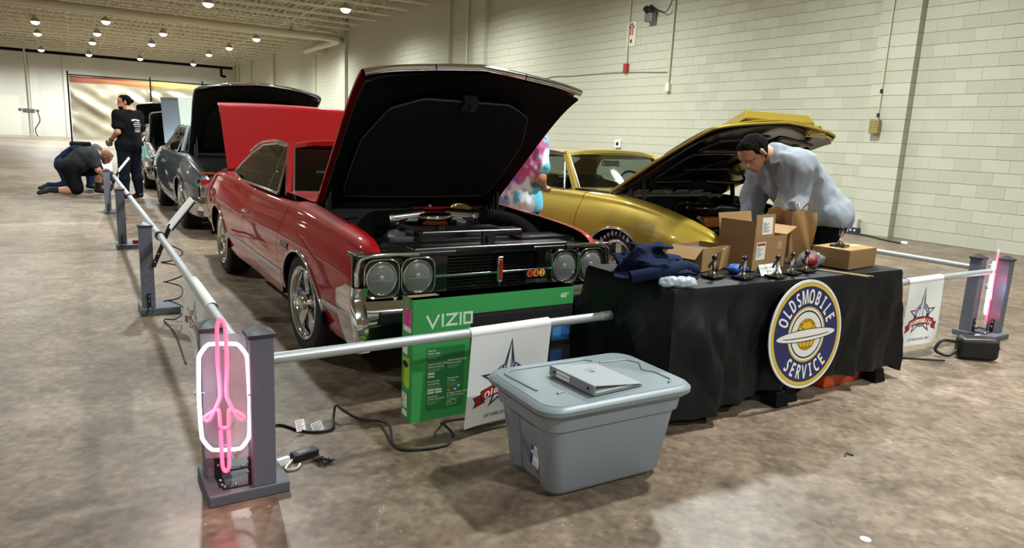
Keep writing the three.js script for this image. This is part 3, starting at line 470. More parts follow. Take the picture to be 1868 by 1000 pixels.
  obj('hood_latch', M([bx(0.09, 0.22, 0.02, [0.02, 0.77, 0.81]), cyl(0.022, 0.022, 0.03, [0.02, 0.84, 0.82], [Math.PI / 2, 0, 0]), cyl(0.015, 0.015, 0.03, [0.02, 0.78, 0.82], [Math.PI / 2, 0, 0])]), C.black, car);
  const e = engine(car, 0.74, 0.05);
  obj('air_cleaner', M([lathe([[0.001, 0.09], [0.05, 0.085], [0.15, 0.07], [0.17, 0.05], [0.17, 0.0], [0.001, 0]], 36, [0, 0.1, -0.02]), T(ext([[-0.3, -0.06], [0.3, -0.06], [0.33, -0.02], [0.3, 0.06], [-0.3, 0.06], [-0.33, 0]], 0.055, 0.012), [0, 0.14, 0.02], [Math.PI / 2, 0, 0]), cyl(0.012, 0.02, 0.04, [0, 0.2, -0.02])]), C.chrome, e);
  for (const s of [-1, 1]) obj('snorkel', M([rod([s * 0.08, 0.155, 0.03], [s * 0.34, 0.13, 0.03], 0.05, 20), cyl(0.06, 0.06, 0.04, [s * 0.33, 0.13, 0.03], [0, 0, Math.PI / 2], 20)]), mat(0xe8e9ea, 0.16, 1), e);
  obj('air_cleaner_lid', rb(0.3, 0.014, 0.07, 0.006, [0, 0.2, 0.0]), redPaint, e);
  for (const s of [-1, 1]) { // corrugated fresh-air hoses to the front
    const base = s < 0 ? [[-0.32, 0.12, 0.02], [-0.44, 0.12, 0.05], [-0.56, 0.06, 0.16], [-0.62, -0.08, 0.34], [-0.62, -0.2, 0.5]] : [[0.32, 0.12, 0.02], [0.46, 0.13, 0.08], [0.58, 0.1, 0.22], [0.62, 0.02, 0.4], [0.62, -0.12, 0.56]];
    const hg = new THREE.Group(); hg.name = 'air_hose'; e.add(hg); const cv = new THREE.CatmullRomCurve3(base.map(p => V(...p))), L = [tube(base, 0.058, 50, 14)];
    for (let i = 1; i < 36; i++) { const p = cv.getPointAt(i / 36), t = cv.getTangentAt(i / 36), r = new THREE.TorusGeometry(0.06, 0.0045, 5, 18); r.applyQuaternion(new THREE.Quaternion().setFromUnitVectors(V(0, 0, 1), t)); r.translate(p.x, p.y, p.z); L.push(r); }
    obj('air_hose', M(L), C.matte, e); e.remove(hg); obj('hose_clamp', T(new THREE.TorusGeometry(0.063, 0.006, 6, 24), [s * 0.34, 0.12, 0.025], [0, Math.PI / 2, 0]), C.chrome, e);
  }
  obj('brake_booster', M([cyl(0.13, 0.13, 0.1, [0.42, 0.8, -0.3], [Math.PI / 2, 0, 0], 28), rb(0.1, 0.1, 0.18, 0.02, [0.42, 0.82, -0.18])]), mat(0xb49a54, 0.35, 0.8), car);
  obj('battery', rb(0.18, 0.18, 0.26, 0.01, [-0.56, 0.66, 0.52]), C.black, car);
  obj('wiper_tank', rb(0.12, 0.16, 0.16, 0.03, [-0.58, 0.76, -0.22]), mat(0x232326, 0.5), car);
  obj('engine_cables', M([tube([[-0.5, 0.9, -0.36], [-0.2, 0.86, -0.36], [0.05, 0.9, -0.35], [0.1, 0.8, -0.3], [0.3, 0.84, -0.33], [0.4, 0.9, -0.36]], 0.008, 60, 6), tube([[-0.6, 0.82, -0.3], [-0.3, 0.84, -0.34], [0.0, 0.86, -0.34]], 0.006, 40, 6), tube([[0.5, 0.88, -0.3], [0.3, 0.9, -0.1], [0.16, 0.86, 0.1]], 0.007, 40, 6)]), C.matte, car);
  // front end
  const fz = 0.95;
  obj('grille', M([bx(1.08, 0.26, 0.02, [0, 0.665, fz - 0.08])]), mat(0x0c0c0d, 0.8), car);
  for (let i = 0; i < 13; i++) obj('grille_slat', bx(1.06, 0.006, 0.03, [0, 0.56 + i * 0.0185, fz - 0.06]), C.gloss, car);
  obj('grille_mesh', M(Array.from({ length: 70 }, (_, i) => bx(0.003, 0.23, 0.012, [-0.52 + i * 0.0151, 0.67, fz - 0.062]))), C.black, car);
  obj('grille_bar', rb(1.06, 0.014, 0.04, 0.006, [0, 0.655, fz - 0.03]), C.chrome, car);
  obj('header_panel', M([rb(1.1, 0.05, 0.12, 0.02, [0, 0.795, fz - 0.07]), ...[-1, 1].map(s => rb(0.62, 0.03, 0.16, 0.012, [s * 0.58, 0.785, fz - 0.08]))]), C.gloss, car);
  for (const s of [-1, 1]) {
    obj('fender_cap', M([tube([[s * 0.875, 0.55, fz - 0.01], [s * 0.878, 0.72, fz - 0.01], [s * 0.82, 0.787, fz - 0.005], [s * 0.52, 0.79, fz + 0.0]], 0.014, 40, 8)]), C.chrome, car);
    obj('lamp_panel', bx(0.58, 0.25, 0.02, [s * 0.61, 0.665, fz - 0.04]), C.gloss, car);
    for (const x of [0.74, 0.52]) {
      const o = (w, h, r, k) => { const a = new THREE.Shape(), W = w / 2, H = h / 2; a.moveTo(-W + r, -H); a.lineTo(W - r, -H); a.quadraticCurveTo(W, -H, W, -H + r); a.lineTo(W, H - r); a.quadraticCurveTo(W, H, W - r, H); a.lineTo(-W + r, H); a.quadraticCurveTo(-W, H, -W, H - r); a.lineTo(-W, -H + r); a.quadraticCurveTo(-W, -H, -W + r, -H); return a; };
      obj('headlight_bezel', T(ext(o(0.215, 0.215, 0.07), 0.03, 0.004, [new THREE.Path(o(0.198, 0.198, 0.065).getPoints(8))]), [s * x, 0.665, fz - 0.025]), C.chrome, car);
      obj('headlight_bucket', T(ext(o(0.2, 0.2, 0.065), 0.012, 0, [new THREE.Path(new THREE.Shape().absarc(0, 0, 0.088, 0, 6.2832).getPoints(24))]), [s * x, 0.665, fz - 0.02]), C.black, car);
      headlamp(car, s * x, 0.665, fz - 0.008);
    }
  }
  const em = new THREE.Group(); em.name = 'emblem'; em.position.set(0.03, 0.675, fz - 0.005); car.add(em);
  obj('emblem_frame', M([rb(0.045, 0.15, 0.02, 0.01), rod([0, -0.14, 0], [0, -0.07, 0], 0.004)]), C.chrome, em); obj('emblem_face', rb(0.028, 0.12, 0.026, 0.008), mat(0xa01822, 0.3), em);
  const b442 = canvasTex(256, 96, (g, w, h) => { g.fillStyle = '#121212'; g.fillRect(0, 0, w, h);['#d8421e', '#e2772a', '#e8b53c'].forEach((c, i) => { g.fillStyle = c; g.beginPath(); g.ellipse(48 + i * 80, 48, 38, 44, 0, 0, 6.3); g.fill(); }); g.fillStyle = '#161616'; g.font = 'bold 78px sans-serif'; g.textAlign = 'center'; g.textBaseline = 'middle';['4', '4', '2'].forEach((t, i) => g.fillText(t, 48 + i * 80, 52)); });
  obj('badge', T(new THREE.PlaneGeometry(0.15, 0.05), [0.3, 0.635, fz - 0.005]), mat(0xffffff, 0.4, 0, { map: b442 }), car);
  obj('badge_plate', bx(0.15, 0.05, 0.02, [0.3, 0.635, fz - 0.017]), C.black, car);
  obj('name_plate', M(Array.from({ length: 9 }, (_, i) => rb(0.013, 0.022, 0.006, 0.003, [0.235 + i * 0.018, 0.588, fz - 0.01]))), C.chrome, car);
  // bumper: lower bar, sweeping up to the corner blades
  obj('front_bumper', shell(40, 10, (u, v) => { const s = u * 2 - 1, a = Math.abs(s); const yT = 0.548 + 0.012 * a, yB = 0.43 - 0.015 * smooth(0.8, 1, a); return [s * 0.86, lerp(yB, yT, v), fz + 0.05 + 0.045 * Math.sin(Math.PI * v) + 0.03 * (1 - a * a)]; }, 0.012), C.chrome, car);
  obj('bumper_slot', M([bx(1.16, 0.06, 0.02, [0, 0.415, fz + 0.075]), ...[-1, 1].map(s => rb(0.28, 0.075, 0.05, 0.02, [s * 0.66, 0.475, fz + 0.085]))]), C.black, car);
  obj('bumper_lower', shell(36, 6, (u, v) => { const s = u * 2 - 1; return [s * 0.84, lerp(0.33, 0.42, v), fz + 0.03 + 0.02 * (1 - s * s)]; }, 0.02), C.gloss, car);
  obj('bumper_fillet', shell(36, 3, (u, v) => { const s = u * 2 - 1; return [s * 0.87, 0.535 + 0.02 * v, fz - 0.04 + 0.09 * (1 - v)]; }, 0.006), C.chrome, car);
  for (const s of [-1, 1]) obj('bumper_blade', toCreasedNormals(shell(10, 16, (u, v) => { // wraps from the front round to the side, pointed at the foot
    const y = lerp(0.29, 0.625, v), wd = 0.03 + 0.17 * Math.pow(Math.sin(Math.PI * clamp(0.12 + 0.55 * v, 0, 1)), 1.2), k = (u - 0.35) * 2; const x = 0.9 - Math.max(0, -k) * 0.1 + 0.025 * Math.sin(Math.PI * v) - Math.max(0, k) * 0.0, z = fz + 0.075 * Math.sin(Math.PI * clamp(v + 0.15, 0, 1)) + 0.02 - Math.max(0, k) * wd - Math.pow(Math.abs(k), 2) * 0.01; return [s * x, y, z]; }, 0.008), 0.9), C.chrome, car);
  obj('valance', bx(1.6, 0.1, 0.03, [0, 0.3, fz - 0.05]), C.matte, car);
  // fender louvre behind the front wheel
  for (const s of [-1, 1]) { const l = obj('fender_louvre', rb(0.012, 0.05, 0.2, 0.01, [s * 0.935, 0.66, -0.5 + 0.16]), C.black, car); for (let i = 0; i < 3; i++) obj('louvre_blade', rb(0.02, 0.006, 0.19, 0.003, [s * 0.938, 0.645 + i * 0.015, -0.34]), C.chrome, l); }
  obj('wiper', rod([-0.55, 0.985, -0.7], [-0.1, 1.0, -0.67], 0.007), C.steel, car); obj('wiper', rod([0.08, 0.995, -0.67], [0.5, 0.985, -0.7], 0.007), C.steel, car);
}
// ----- gold coupe -----
const goldPaint = paint(0xa08a36, 0.3, 0.4), bigSt = [[1.05, 0.84, 0.66, 0.7, 0.69], [0.95, 0.885, 0.72, 0.72, 0.76], [0.6, 0.935, 0.81, 0.74, 0.86], [0.1, 0.95, 0.875, 0.74, 0.94], [-0.3, 0.95, 0.89, 0.74, 0.96], [-0.7, 0.95, 0.885, 0.78, 0.955], [-1.4, 0.95, 0.875, 0.8, 0.945], [-2.2, 0.95, 0.9, 0.79, 0.96], [-2.9, 0.945, 0.92, 0.74, 0.99], [-3.5, 0.91, 0.9, 0.7, 0.96], [-3.9, 0.86, 0.84, 0.68, 0.88]];
const bigSpec = o => ({ front: 1.05, rear: -3.9, door: [-0.62, -1.95], sill: z => 0.25 + 0.1 * smooth(-3.2, -3.9, z), crease: () => 0.6, tumble: 0.09, st: bigSt, arch: [[0, 0.42, 0.36, 0.31], [-2.85, 0.42, 0.33, 0.32]], mould: 0.33, mouldRuns: [[-0.44, -2.42]], trim: true, track: 0.8, wb: 2.85, rim: C.chrome, hinge: [0.965, -0.38], hoodX: 0.74, ...o,
  gh: { ab: [0.76, 0.965, -0.86], at: [0.6, 1.3, -1.28], ct: [0.57, 1.24, -2.5], cb: [0.7, 1.0, -3.1], roofY: 1.38, beltX: 0.82, vent: 0, ri: 4, win: [[-0.98, 0.945], [-1.26, 1.28], [-1.6, 1.3], [-2.0, 1.29], [-2.25, 1.22], [-2.42, 1.1], [-2.5, 0.98], [-2.2, 0.95]], ...(o.gh || {}) } });
function liftedHood(car, skinMat, underMat, ang, L, parts) {
  const hood = new THREE.Group(); hood.name = 'hood'; hood.position.set(0, 0.975, -0.36); hood.rotation.x = -ang * RAD; car.add(hood);
  const hw = v => 0.74 + 0.05 * v, tip = s => 0.12 * (1 - s * s), yy = (s, v) => 0.05 * (1 - s * s) * (0.5 + 0.5 * v) - 0.04 * Math.pow(v, 8);
  obj('hood_skin', shell(30, 24, (u, v) => { const s = u * 2 - 1; return [s * hw(v), yy(s, v), v * (L - 0.12 + tip(s))]; }, 0.012), skinMat, hood);
  obj('hood_frame', shell(30, 24, (u, v) => { const s = (u * 2 - 1); return [s * hw(v) * 0.97, yy(s, v) - 0.034 - 0.02 * Math.pow(Math.abs(s), 6), 0.03 + v * (L - 0.18 + tip(s))]; }, 0.012), underMat, hood);
  obj('hood_edge', tube([[-hw(0), -0.01, 0], [-hw(0.5), -0.006, (L - 0.12) * 0.5], [-hw(1), -0.045, L - 0.12], [-0.4, -0.02, L - 0.03], [0, -0.005, L], [0.4, -0.02, L - 0.03], [hw(1), -0.045, L - 0.12], [hw(0.5), -0.006, (L - 0.12) * 0.5], [hw(0), -0.01, 0]], 0.012, 140, 6, false, 0.25), skinMat, hood);
  for (const s of [-1, 1]) { obj('hinge_arm', bar([s * 0.69, -0.03, 0.25], [s * 0.7, -0.26, 0.16], 0.02, 0.045), C.black, hood); obj('hood_strut', rod([s * 0.68, -0.04, 0.42], [s * 0.69, -0.3, 0.34], 0.014), C.black, hood); }
  return hood;
}
{
  const { car, S } = makeCar('gold_coupe', 'metallic gold coupe with open hood beside the block wall', [5.07, 0, -4.78], bigSpec({ paint: goldPaint, lettered: true, glass: phys(0xb9c4bf, 0.02, 0, { transmission: 1, thickness: 0, ior: 1.5 }), gh: { railMat: C.chrome } }));
  bay(car, S, 0.72, 0.85, -0.4, 0.94);
  const hood = liftedHood(car, goldPaint, C.gloss, 27.5, 1.5);
  const rib = pts => tube(pts, 0.022, 60, 6, true, 0.12);
  for (const s of [-1, 1]) { obj('frame_rib', rib([[s * 0.08, -0.06, 0.42], [s * 0.6, -0.075, 0.42], [s * 0.62, -0.07, 0.98], [s * 0.12, -0.05, 0.98]]), C.gloss, hood); obj('frame_rib', rib([[s * 0.06, -0.05, 1.05], [s * 0.62, -0.07, 1.05], [s * 0.6, -0.08, 1.26], [s * 0.08, -0.06, 1.34]]), C.gloss, hood); }
  obj('stiffener', M([rod([-0.5, -0.085, 0.5], [-0.15, -0.075, 0.9], 0.01), rod([-0.45, -0.08, 0.7], [0.1, -0.07, 0.72], 0.01)]), mat(0x2a2a2e, 0.3), hood);
  for (const x of [-0.5, -0.3, 0.02, 0.24]) obj('vent_plate', rb(0.15, 0.008, 0.07, 0.004, [x, -0.062, 0.16]), mat(0xd6d8d4, 0.4), hood);
  // raised scoop at the front of the hood with its own gold face and numerals
  obj('hood_scoop', toCreasedNormals(T(ext([[-0.46, 0], [-0.4, 0.085], [0.4, 0.085], [0.46, 0]], 0.5, 0.012), [0, 0.035, 0.94]), 0.5), goldPaint, hood);
  obj('front_lip', M([rb(0.24, 0.1, 0.05, 0.012, [0.44, -0.02, 1.42]), rb(0.3, 0.03, 0.04, 0.012, [0.66, -0.05, 1.38], [0, 0.25, 0])]), goldPaint, hood);
  { const t = new TextGeometry('4-4-2', { font, size: 0.055, depth: 0.012, curveSegments: 3 }); t.translate(0.34, -0.045, 1.444); obj('numerals', t, C.chrome, hood); }
  obj('lip_trim', rod([0.32, -0.075, 1.447], [0.56, -0.075, 1.447], 0.008), C.chrome, hood);
  const e = engine(car, 0.72, 0.1, false);
  obj('air_cleaner', lathe([[0.001, 0.09], [0.05, 0.085], [0.19, 0.075], [0.2, 0.05], [0.2, 0], [0.001, 0]], 36, [0, 0.1, -0.02]), C.gloss, e);
  obj('fresh_air_hose', M([tube([[-0.2, 0.14, 0.0], [-0.4, 0.12, 0.15], [-0.5, 0.0, 0.5]], 0.055, 40, 12), tube([[0.2, 0.14, 0.0], [0.42, 0.12, 0.2], [0.5, 0.0, 0.55]], 0.055, 40, 12)]), C.gloss, e);
  obj('core_support', M([bx(1.5, 0.04, 0.16, [0, 0.74, 0.86]), bx(1.4, 0.3, 0.03, [0, 0.58, 0.86])]), C.gloss, car);
  obj('battery', rb(0.18, 0.18, 0.26, 0.01, [0.55, 0.68, 0.55]), C.black, car); obj('brake_booster', cyl(0.13, 0.13, 0.12, [0.4, 0.82, -0.28], [Math.PI / 2, 0, 0], 24), C.gloss, car);
  obj('cowl_panel', M([rb(1.4, 0.03, 0.12, 0.01, [0, 0.95, -0.3]), ...[-0.5, -0.2, 0.15, 0.45].map(x => rb(0.2, 0.02, 0.06, 0.006, [x, 0.972, -0.3]))]), mat(0xa9aaa2, 0.4, 0.3), car);
  obj('nose_panel', shell(24, 6, (u, v) => { const s = u * 2 - 1; return [s * 0.84, lerp(0.42, 0.68, v), 1.06 + 0.06 * (1 - s * s)]; }, 0.03), C.gloss, car);
  obj('front_bumper', shell(24, 8, (u, v) => { const s = u * 2 - 1; return [s * 0.9, lerp(0.36, 0.5, v), 1.08 + 0.07 * (1 - s * s) + 0.04 * Math.sin(Math.PI * v)]; }, 0.012), C.chrome, car);
  for (const x of [-0.68, -0.48, 0.48, 0.68]) headlamp(car, x, 0.58, 1.12, 0.085);
  for (const s of [-1, 1]) obj('side_marker', rb(0.012, 0.03, 0.1, 0.005, [s * 0.905, 0.6, 0.86]), mat(0xb8742a, 0.4), car);
}
// ----- grey coupe and the cars behind it -----
function parkedCoupe(label, pos, body, roof, under, ang, L, lid, extra = {}) {
  const { car, S } = makeCar('parked_coupe', label, pos, bigSpec({ paint: body, roofPaint: roof, lid, ...extra }));
  bay(car, S, 0.72, 0.85, -0.4, 0.94);
  const hood = liftedHood(car, body, under, ang, L);
  obj('insulation_pad', T(ext([[-0.58, 0.2], [0.58, 0.2], [0.6, 0.9], [0.45, L - 0.3], [-0.45, L - 0.3], [-0.6, 0.9]], 0.014, 0.005), [0, -0.05, 0], [Math.PI / 2, 0, 0]), fabric(0x191a19, { bumpMap: grain, bumpScale: 0.004 }), hood);
  for (const a of [[-0.76, -0.4], [-0.38, 0.38], [0.4, 0.76]]) obj('front_trim', tube([0, 0.5, 1].map(t => { const x = lerp(a[0], a[1], t); return [x, -0.03 + 0.03 * (1 - (x / 0.76) ** 2), L - 0.12 + 0.12 * (1 - (x / 0.76) ** 2) + 0.006]; }), 0.02, 14, 6), C.chrome, hood);
  engine(car, 0.72, 0.1, false);
  obj('core_support', M([bx(1.5, 0.05, 0.2, [0, 0.74, 0.86]), bx(1.4, 0.3, 0.03, [0, 0.58, 0.86])]), C.gloss, car);
  obj('nose_panel', shell(24, 6, (u, v) => { const s = u * 2 - 1; return [s * 0.84, lerp(0.42, 0.7, v), 1.0 + 0.05 * (1 - s * s)]; }, 0.03), C.gloss, car);
  obj('front_bumper', shell(28, 8, (u, v) => { const s = u * 2 - 1, a = Math.abs(s); return [s * 0.93, lerp(0.3 + 0.04 * a, 0.5, v), 1.08 + 0.06 * (1 - a * a) - 0.2 * smooth(0.9, 1, a) + 0.04 * Math.sin(Math.PI * v)]; }, 0.012), C.chrome, car);
  for (const s of [-1, 1]) { obj('headlight_bezel', T(ext([[-0.11, -0.11], [0.11, -0.11], [0.11, 0.11], [-0.11, 0.11]], 0.03, 0.008, [[[-0.095, -0.095], [-0.095, 0.095], [0.095, 0.095], [0.095, -0.095]]]), [s * 0.71, 0.6, 1.05]), C.chrome, car); for (const x of [0.71, 0.47]) headlamp(car, s * x, 0.6, 1.075, 0.082); obj('grille', M(Array.from({ length: 9 }, (_, i) => bx(0.008, 0.18, 0.03, [s * (0.08 + i * 0.03), 0.6, 1.06]))), C.chrome, car); obj('marker_lamp', rb(0.16, 0.04, 0.05, 0.012, [s * 0.7, 0.765, 0.92]), mat(0xb8452a, 0.4), car); }
  return car;
}
const greyPaint = paint(0x5d666e, 0.6, 0.28);
parkedCoupe('grey coupe with maroon roof and black-lined hood up, parked behind the red coupe', [2.15, 0, -10.6], greyPaint, paint(0x7a1420, 0.1, 0.35), C.matte, 35.5, 1.52, [1.02, -3.0, 0.95, 0.98, 0.76, paint(0xa9b3ab, 0.1, 0.3)]).scale.set(1, 1.06, 1.06);
parkedCoupe('pale silver coupe with open hood behind the standing man in black', [2.2, 0, -17.2], paint(0xa9adad, 0.5, 0.25), null, C.matte, 27, 1.45, null).scale.set(1, 1.04, 1.04);
parkedCoupe('farthest dark coupe of the row with its black hood lining raised', [2.42, 0, -23.6], paint(0x23262b, 0.4, 0.3), null, C.matte, 38, 1.5, null).scale.set(1, 1.05, 1.05);
// ---------- fence: posts, rails, neon stands, banners ----------
const postMat = mat(0x666a78, 0.55, 0, { bumpMap: grain, bumpScale: 0.0008 }), capMat = mat(0x34333d, 0.45), baseMat = mat(0x5c636c, 0.6), railMat = mat(0xbfc6c9, 0.35, 0.45);
function post(o, x, z, h = 0.6, y0 = 0.045, w = 0.088, nm = 'post') {
  const p = obj(nm, rb(w, h, w, 0.004, [x, y0 + h / 2, z]), postMat, o);
  obj('post_cap', M([bx(w + 0.014, 0.014, w + 0.014, [x, y0 + h + 0.007, z]), T(new THREE.ConeGeometry((w + 0.012) / Math.SQRT2, 0.028, 4), [x, y0 + h + 0.028, z], [0, Math.PI / 4, 0])]), capMat, p); return p;
}
function bracket(o, x, z, dx, dz, y0 = 0.045) { // L bracket: upright on the post, foot on the base; dx,dz points away from the post
  const b = obj('bracket', M([bar([x, y0 + 0.003, z], [x, y0 + 0.11, z], Math.abs(dz) > 0 ? 0.024 : 0.005, Math.abs(dz) > 0 ? 0.005 : 0.024, [0, 0, 1]), bar([x, y0 + 0.003, z], [x + dx * 0.1, y0 + 0.003, z + dz * 0.1], 0.024, 0.005)]), C.black, o);
  for (const t of [0.05, 0.09]) { obj('screw', sph(0.007, [x + dx * 0.003, y0 + t, z + dz * 0.003], [1, 1, 1], 8), C.steel, b); obj('screw', sph(0.007, [x + dx * t, y0 + 0.006, z + dz * t], [1, 1, 1], 8), C.steel, b); }
}
const neonPink = new THREE.MeshStandardMaterial({ color: 0xffb0c0, emissive: 0xff2f5e, emissiveIntensity: 2.6, roughness: 0.4 }), neonPale = new THREE.MeshStandardMaterial({ color: 0xffffff, emissive: 0xd6e8ff, emissiveIntensity: 2.4, roughness: 0.4 });
function neonStand(label, pos, ry, pts, flip) {
  const o = thing('neon_sign_stand', label, 'neon sign', pos, ry);
  obj('base', rb(0.3, 0.045, 0.3, 0.006, [0, 0.0225, 0]), baseMat, o);
  const [a, b] = pts; post(o, a[0], a[1]); post(o, b[0], b[1]);
  bracket(o, a[0] + 0.05, a[1] + 0.01, 1, 0); bracket(o, b[0] - 0.05, b[1], -1, 0); bracket(o, a[0], a[1] + 0.05, 0, 1); bracket(o, b[0] + 0.02, b[1] - 0.05, 0, -1);
  const s = new THREE.Group(); s.name = 'neon_sign'; o.add(s); const dx = b[0] - a[0], dz = b[1] - a[1];
  if (flip) { s.position.set((a[0] + b[0]) / 2, 0, (a[1] + b[1]) / 2); s.rotation.y = 0.46; } else { s.position.set(-0.07, 0, 0.075); s.rotation.y = -0.36; }
  obj('backing', rb(0.17, 0.5, 0.006, 0.002, [0, 0.4, -0.02]), phys(0xe8eef0, 0.3, 0, { specularIntensity: 0.15, transmission: 0.85, thickness: 0, ior: 1.45 }), s);
  obj('outline_tube', tube([[-0.05, 0.62], [0.05, 0.62], [0.085, 0.57], [0.09, 0.4], [0.085, 0.25], [0.05, 0.2], [-0.05, 0.2], [-0.085, 0.25], [-0.09, 0.4], [-0.085, 0.57]].map(p => [p[0], p[1], 0.012]), 0.008, 120, 8, true, 0.2), neonPale, s);
  obj('rocket_tube', tube([[-0.02, 0.37], [-0.07, 0.34], [-0.065, 0.325], [-0.05, 0.335], [-0.012, 0.42], [-0.016, 0.55], [-0.014, 0.69], [0, 0.725], [0.014, 0.69], [0.016, 0.55], [0.012, 0.42], [0.05, 0.335], [0.065, 0.325], [0.07, 0.34], [0.02, 0.37], [0.014, 0.3], [-0.014, 0.3]].map(p => [p[0], p[1], 0.028]), 0.0075, 200, 8, true, 0.3), neonPink, s);
  obj('tail_tube', tube([[-0.014, 0.285], [-0.012, 0.14], [0, 0.115], [0.012, 0.14], [0.014, 0.285]].map(p => [p[0], p[1], 0.028]), 0.0075, 60, 8, false, 0.3), neonPink, s);
  obj('tube_clip', M([[-0.09, 0.42], [0.09, 0.42], [0, 0.6], [0, 0.22]].map(p => rod([p[0], p[1], -0.02], [p[0], p[1], 0.02], 0.004))), C.steel, s);
  for (const sx of [-1, 1]) obj('sign_bolt', M([rod([sx * 0.075, 0.42, -0.02], [sx * 0.115, 0.42, -0.02], 0.004), cyl(0.009, 0.009, 0.008, [sx * 0.1, 0.42, -0.012], [Math.PI / 2, 0, 0], 6)]), C.steel, s);
  const pk = new THREE.PointLight(0xff3a66, 0.07, 0, 2); pk.position.set(0, 0.5, 0.1); pk.castShadow = true; pk.shadow.radius = 2; const pk2 = new THREE.PointLight(0xff3a66, 0.06, 0, 2); pk2.position.set(0, 0.2, 0.1); pk2.castShadow = true; pk2.shadow.radius = 2;
  const wl = new THREE.PointLight(0xcfe4ff, 0.06, 0, 2); wl.position.set(-0.08, 0.42, 0.12); wl.castShadow = true; wl.shadow.radius = 2; s.add(pk, pk2, wl);
  return o;
}
neonStand('near stand of two grey posts holding a lit pink and white neon rocket sign', [0.505, 0, -2.755], 0, [[-0.092, -0.06], [0.055, 0.1]], false);
neonStand('far right stand of two grey posts with a pink neon rocket seen edge-on', [6.28, 0, -2.62], 0.0, [[-0.085, -0.07], [0.085, 0.06]], true);
function fencePost(label, x, z, board) {
  const o = thing('fence_post', label, 'fence post', [x, 0, z]);
  obj('base', rb(0.27, 0.05, 0.3, 0.006, [0.075, 0.025, 0]), baseMat, o); post(o, 0, 0.06, 0.61, 0.05); bracket(o, 0, 0.11, 0, 1, 0.05);
  obj('rail_cup', T(new THREE.CylinderGeometry(0.034, 0.034, 0.06, 20), [0.1, 0.585, 0.05], [Math.PI / 2, 0, 0]), C.black, o);
  if (board) { obj('sign_arm', bar([0.04, 0.36, 0.108], [0.17, 0.68, 0.12], 0.018, 0.03), C.black, o); const b = obj('sign_board', bar([0.16, 0.66, 0.12], [0.32, 0.87, 0.14], 0.16, 0.012, [-1, 0.7, 0.1]), C.white, o); obj('board_edge', bar([0.166, 0.652, 0.12], [0.326, 0.862, 0.14], 0.162, 0.012, [-1, 0.7, 0.1]), C.black, b); for (const t of [0.4, 0.46]) obj('screw', sph(0.008, [0.05 + (t - 0.4) * 0.4, t, 0.13], [1, 1, 1], 8), C.steel, o); }
  return o;
}
fencePost('nearest single grey fence post with a tilted white sign board', 0.42, -5.84, true);
fencePost('second single fence post, without a sign board', 0.42, -9.02, false);
fencePost('farthest fence post beside the kneeling men, with a tilted sign board', 0.42, -12.5, true);
function rail(label, a, b, r = 0.024) { const o = thing('fence_rail', label, 'fence rail'); obj('tube', rod(a, b, r, 20), railMat, o); const d = V(...b).sub(V(...a)).normalize(), e = V(...b).addScaledVector(d, -0.06); obj('end_sleeve', rod([e.x, e.y, e.z], b, r + 0.003, 20), C.alu, o); return o; }
rail('left rail from the near neon stand to the first single post', [0.5, 0.58, -2.86], [0.52, 0.585, -5.74]);
rail('left rail between the first and second single posts', [0.52, 0.585, -5.84], [0.52, 0.585, -8.92]);
rail('left rail between the second post and the kneeling men', [0.52, 0.585, -9.02], [0.52, 0.585, -12.4]);
rail('front rail passing before the green box to the table', [0.61, 0.53, -2.7], [2.43, 0.505, -2.81], 0.023);
rail('front rail from the table to the far right neon stand', [4.5, 0.565, -2.56], [6.25, 0.555, -2.6], 0.023);
rail('side rail running back past the gold car from the far right stand', [6.25, 0.56, -2.7], [6.3, 0.56, -6.2], 0.023);
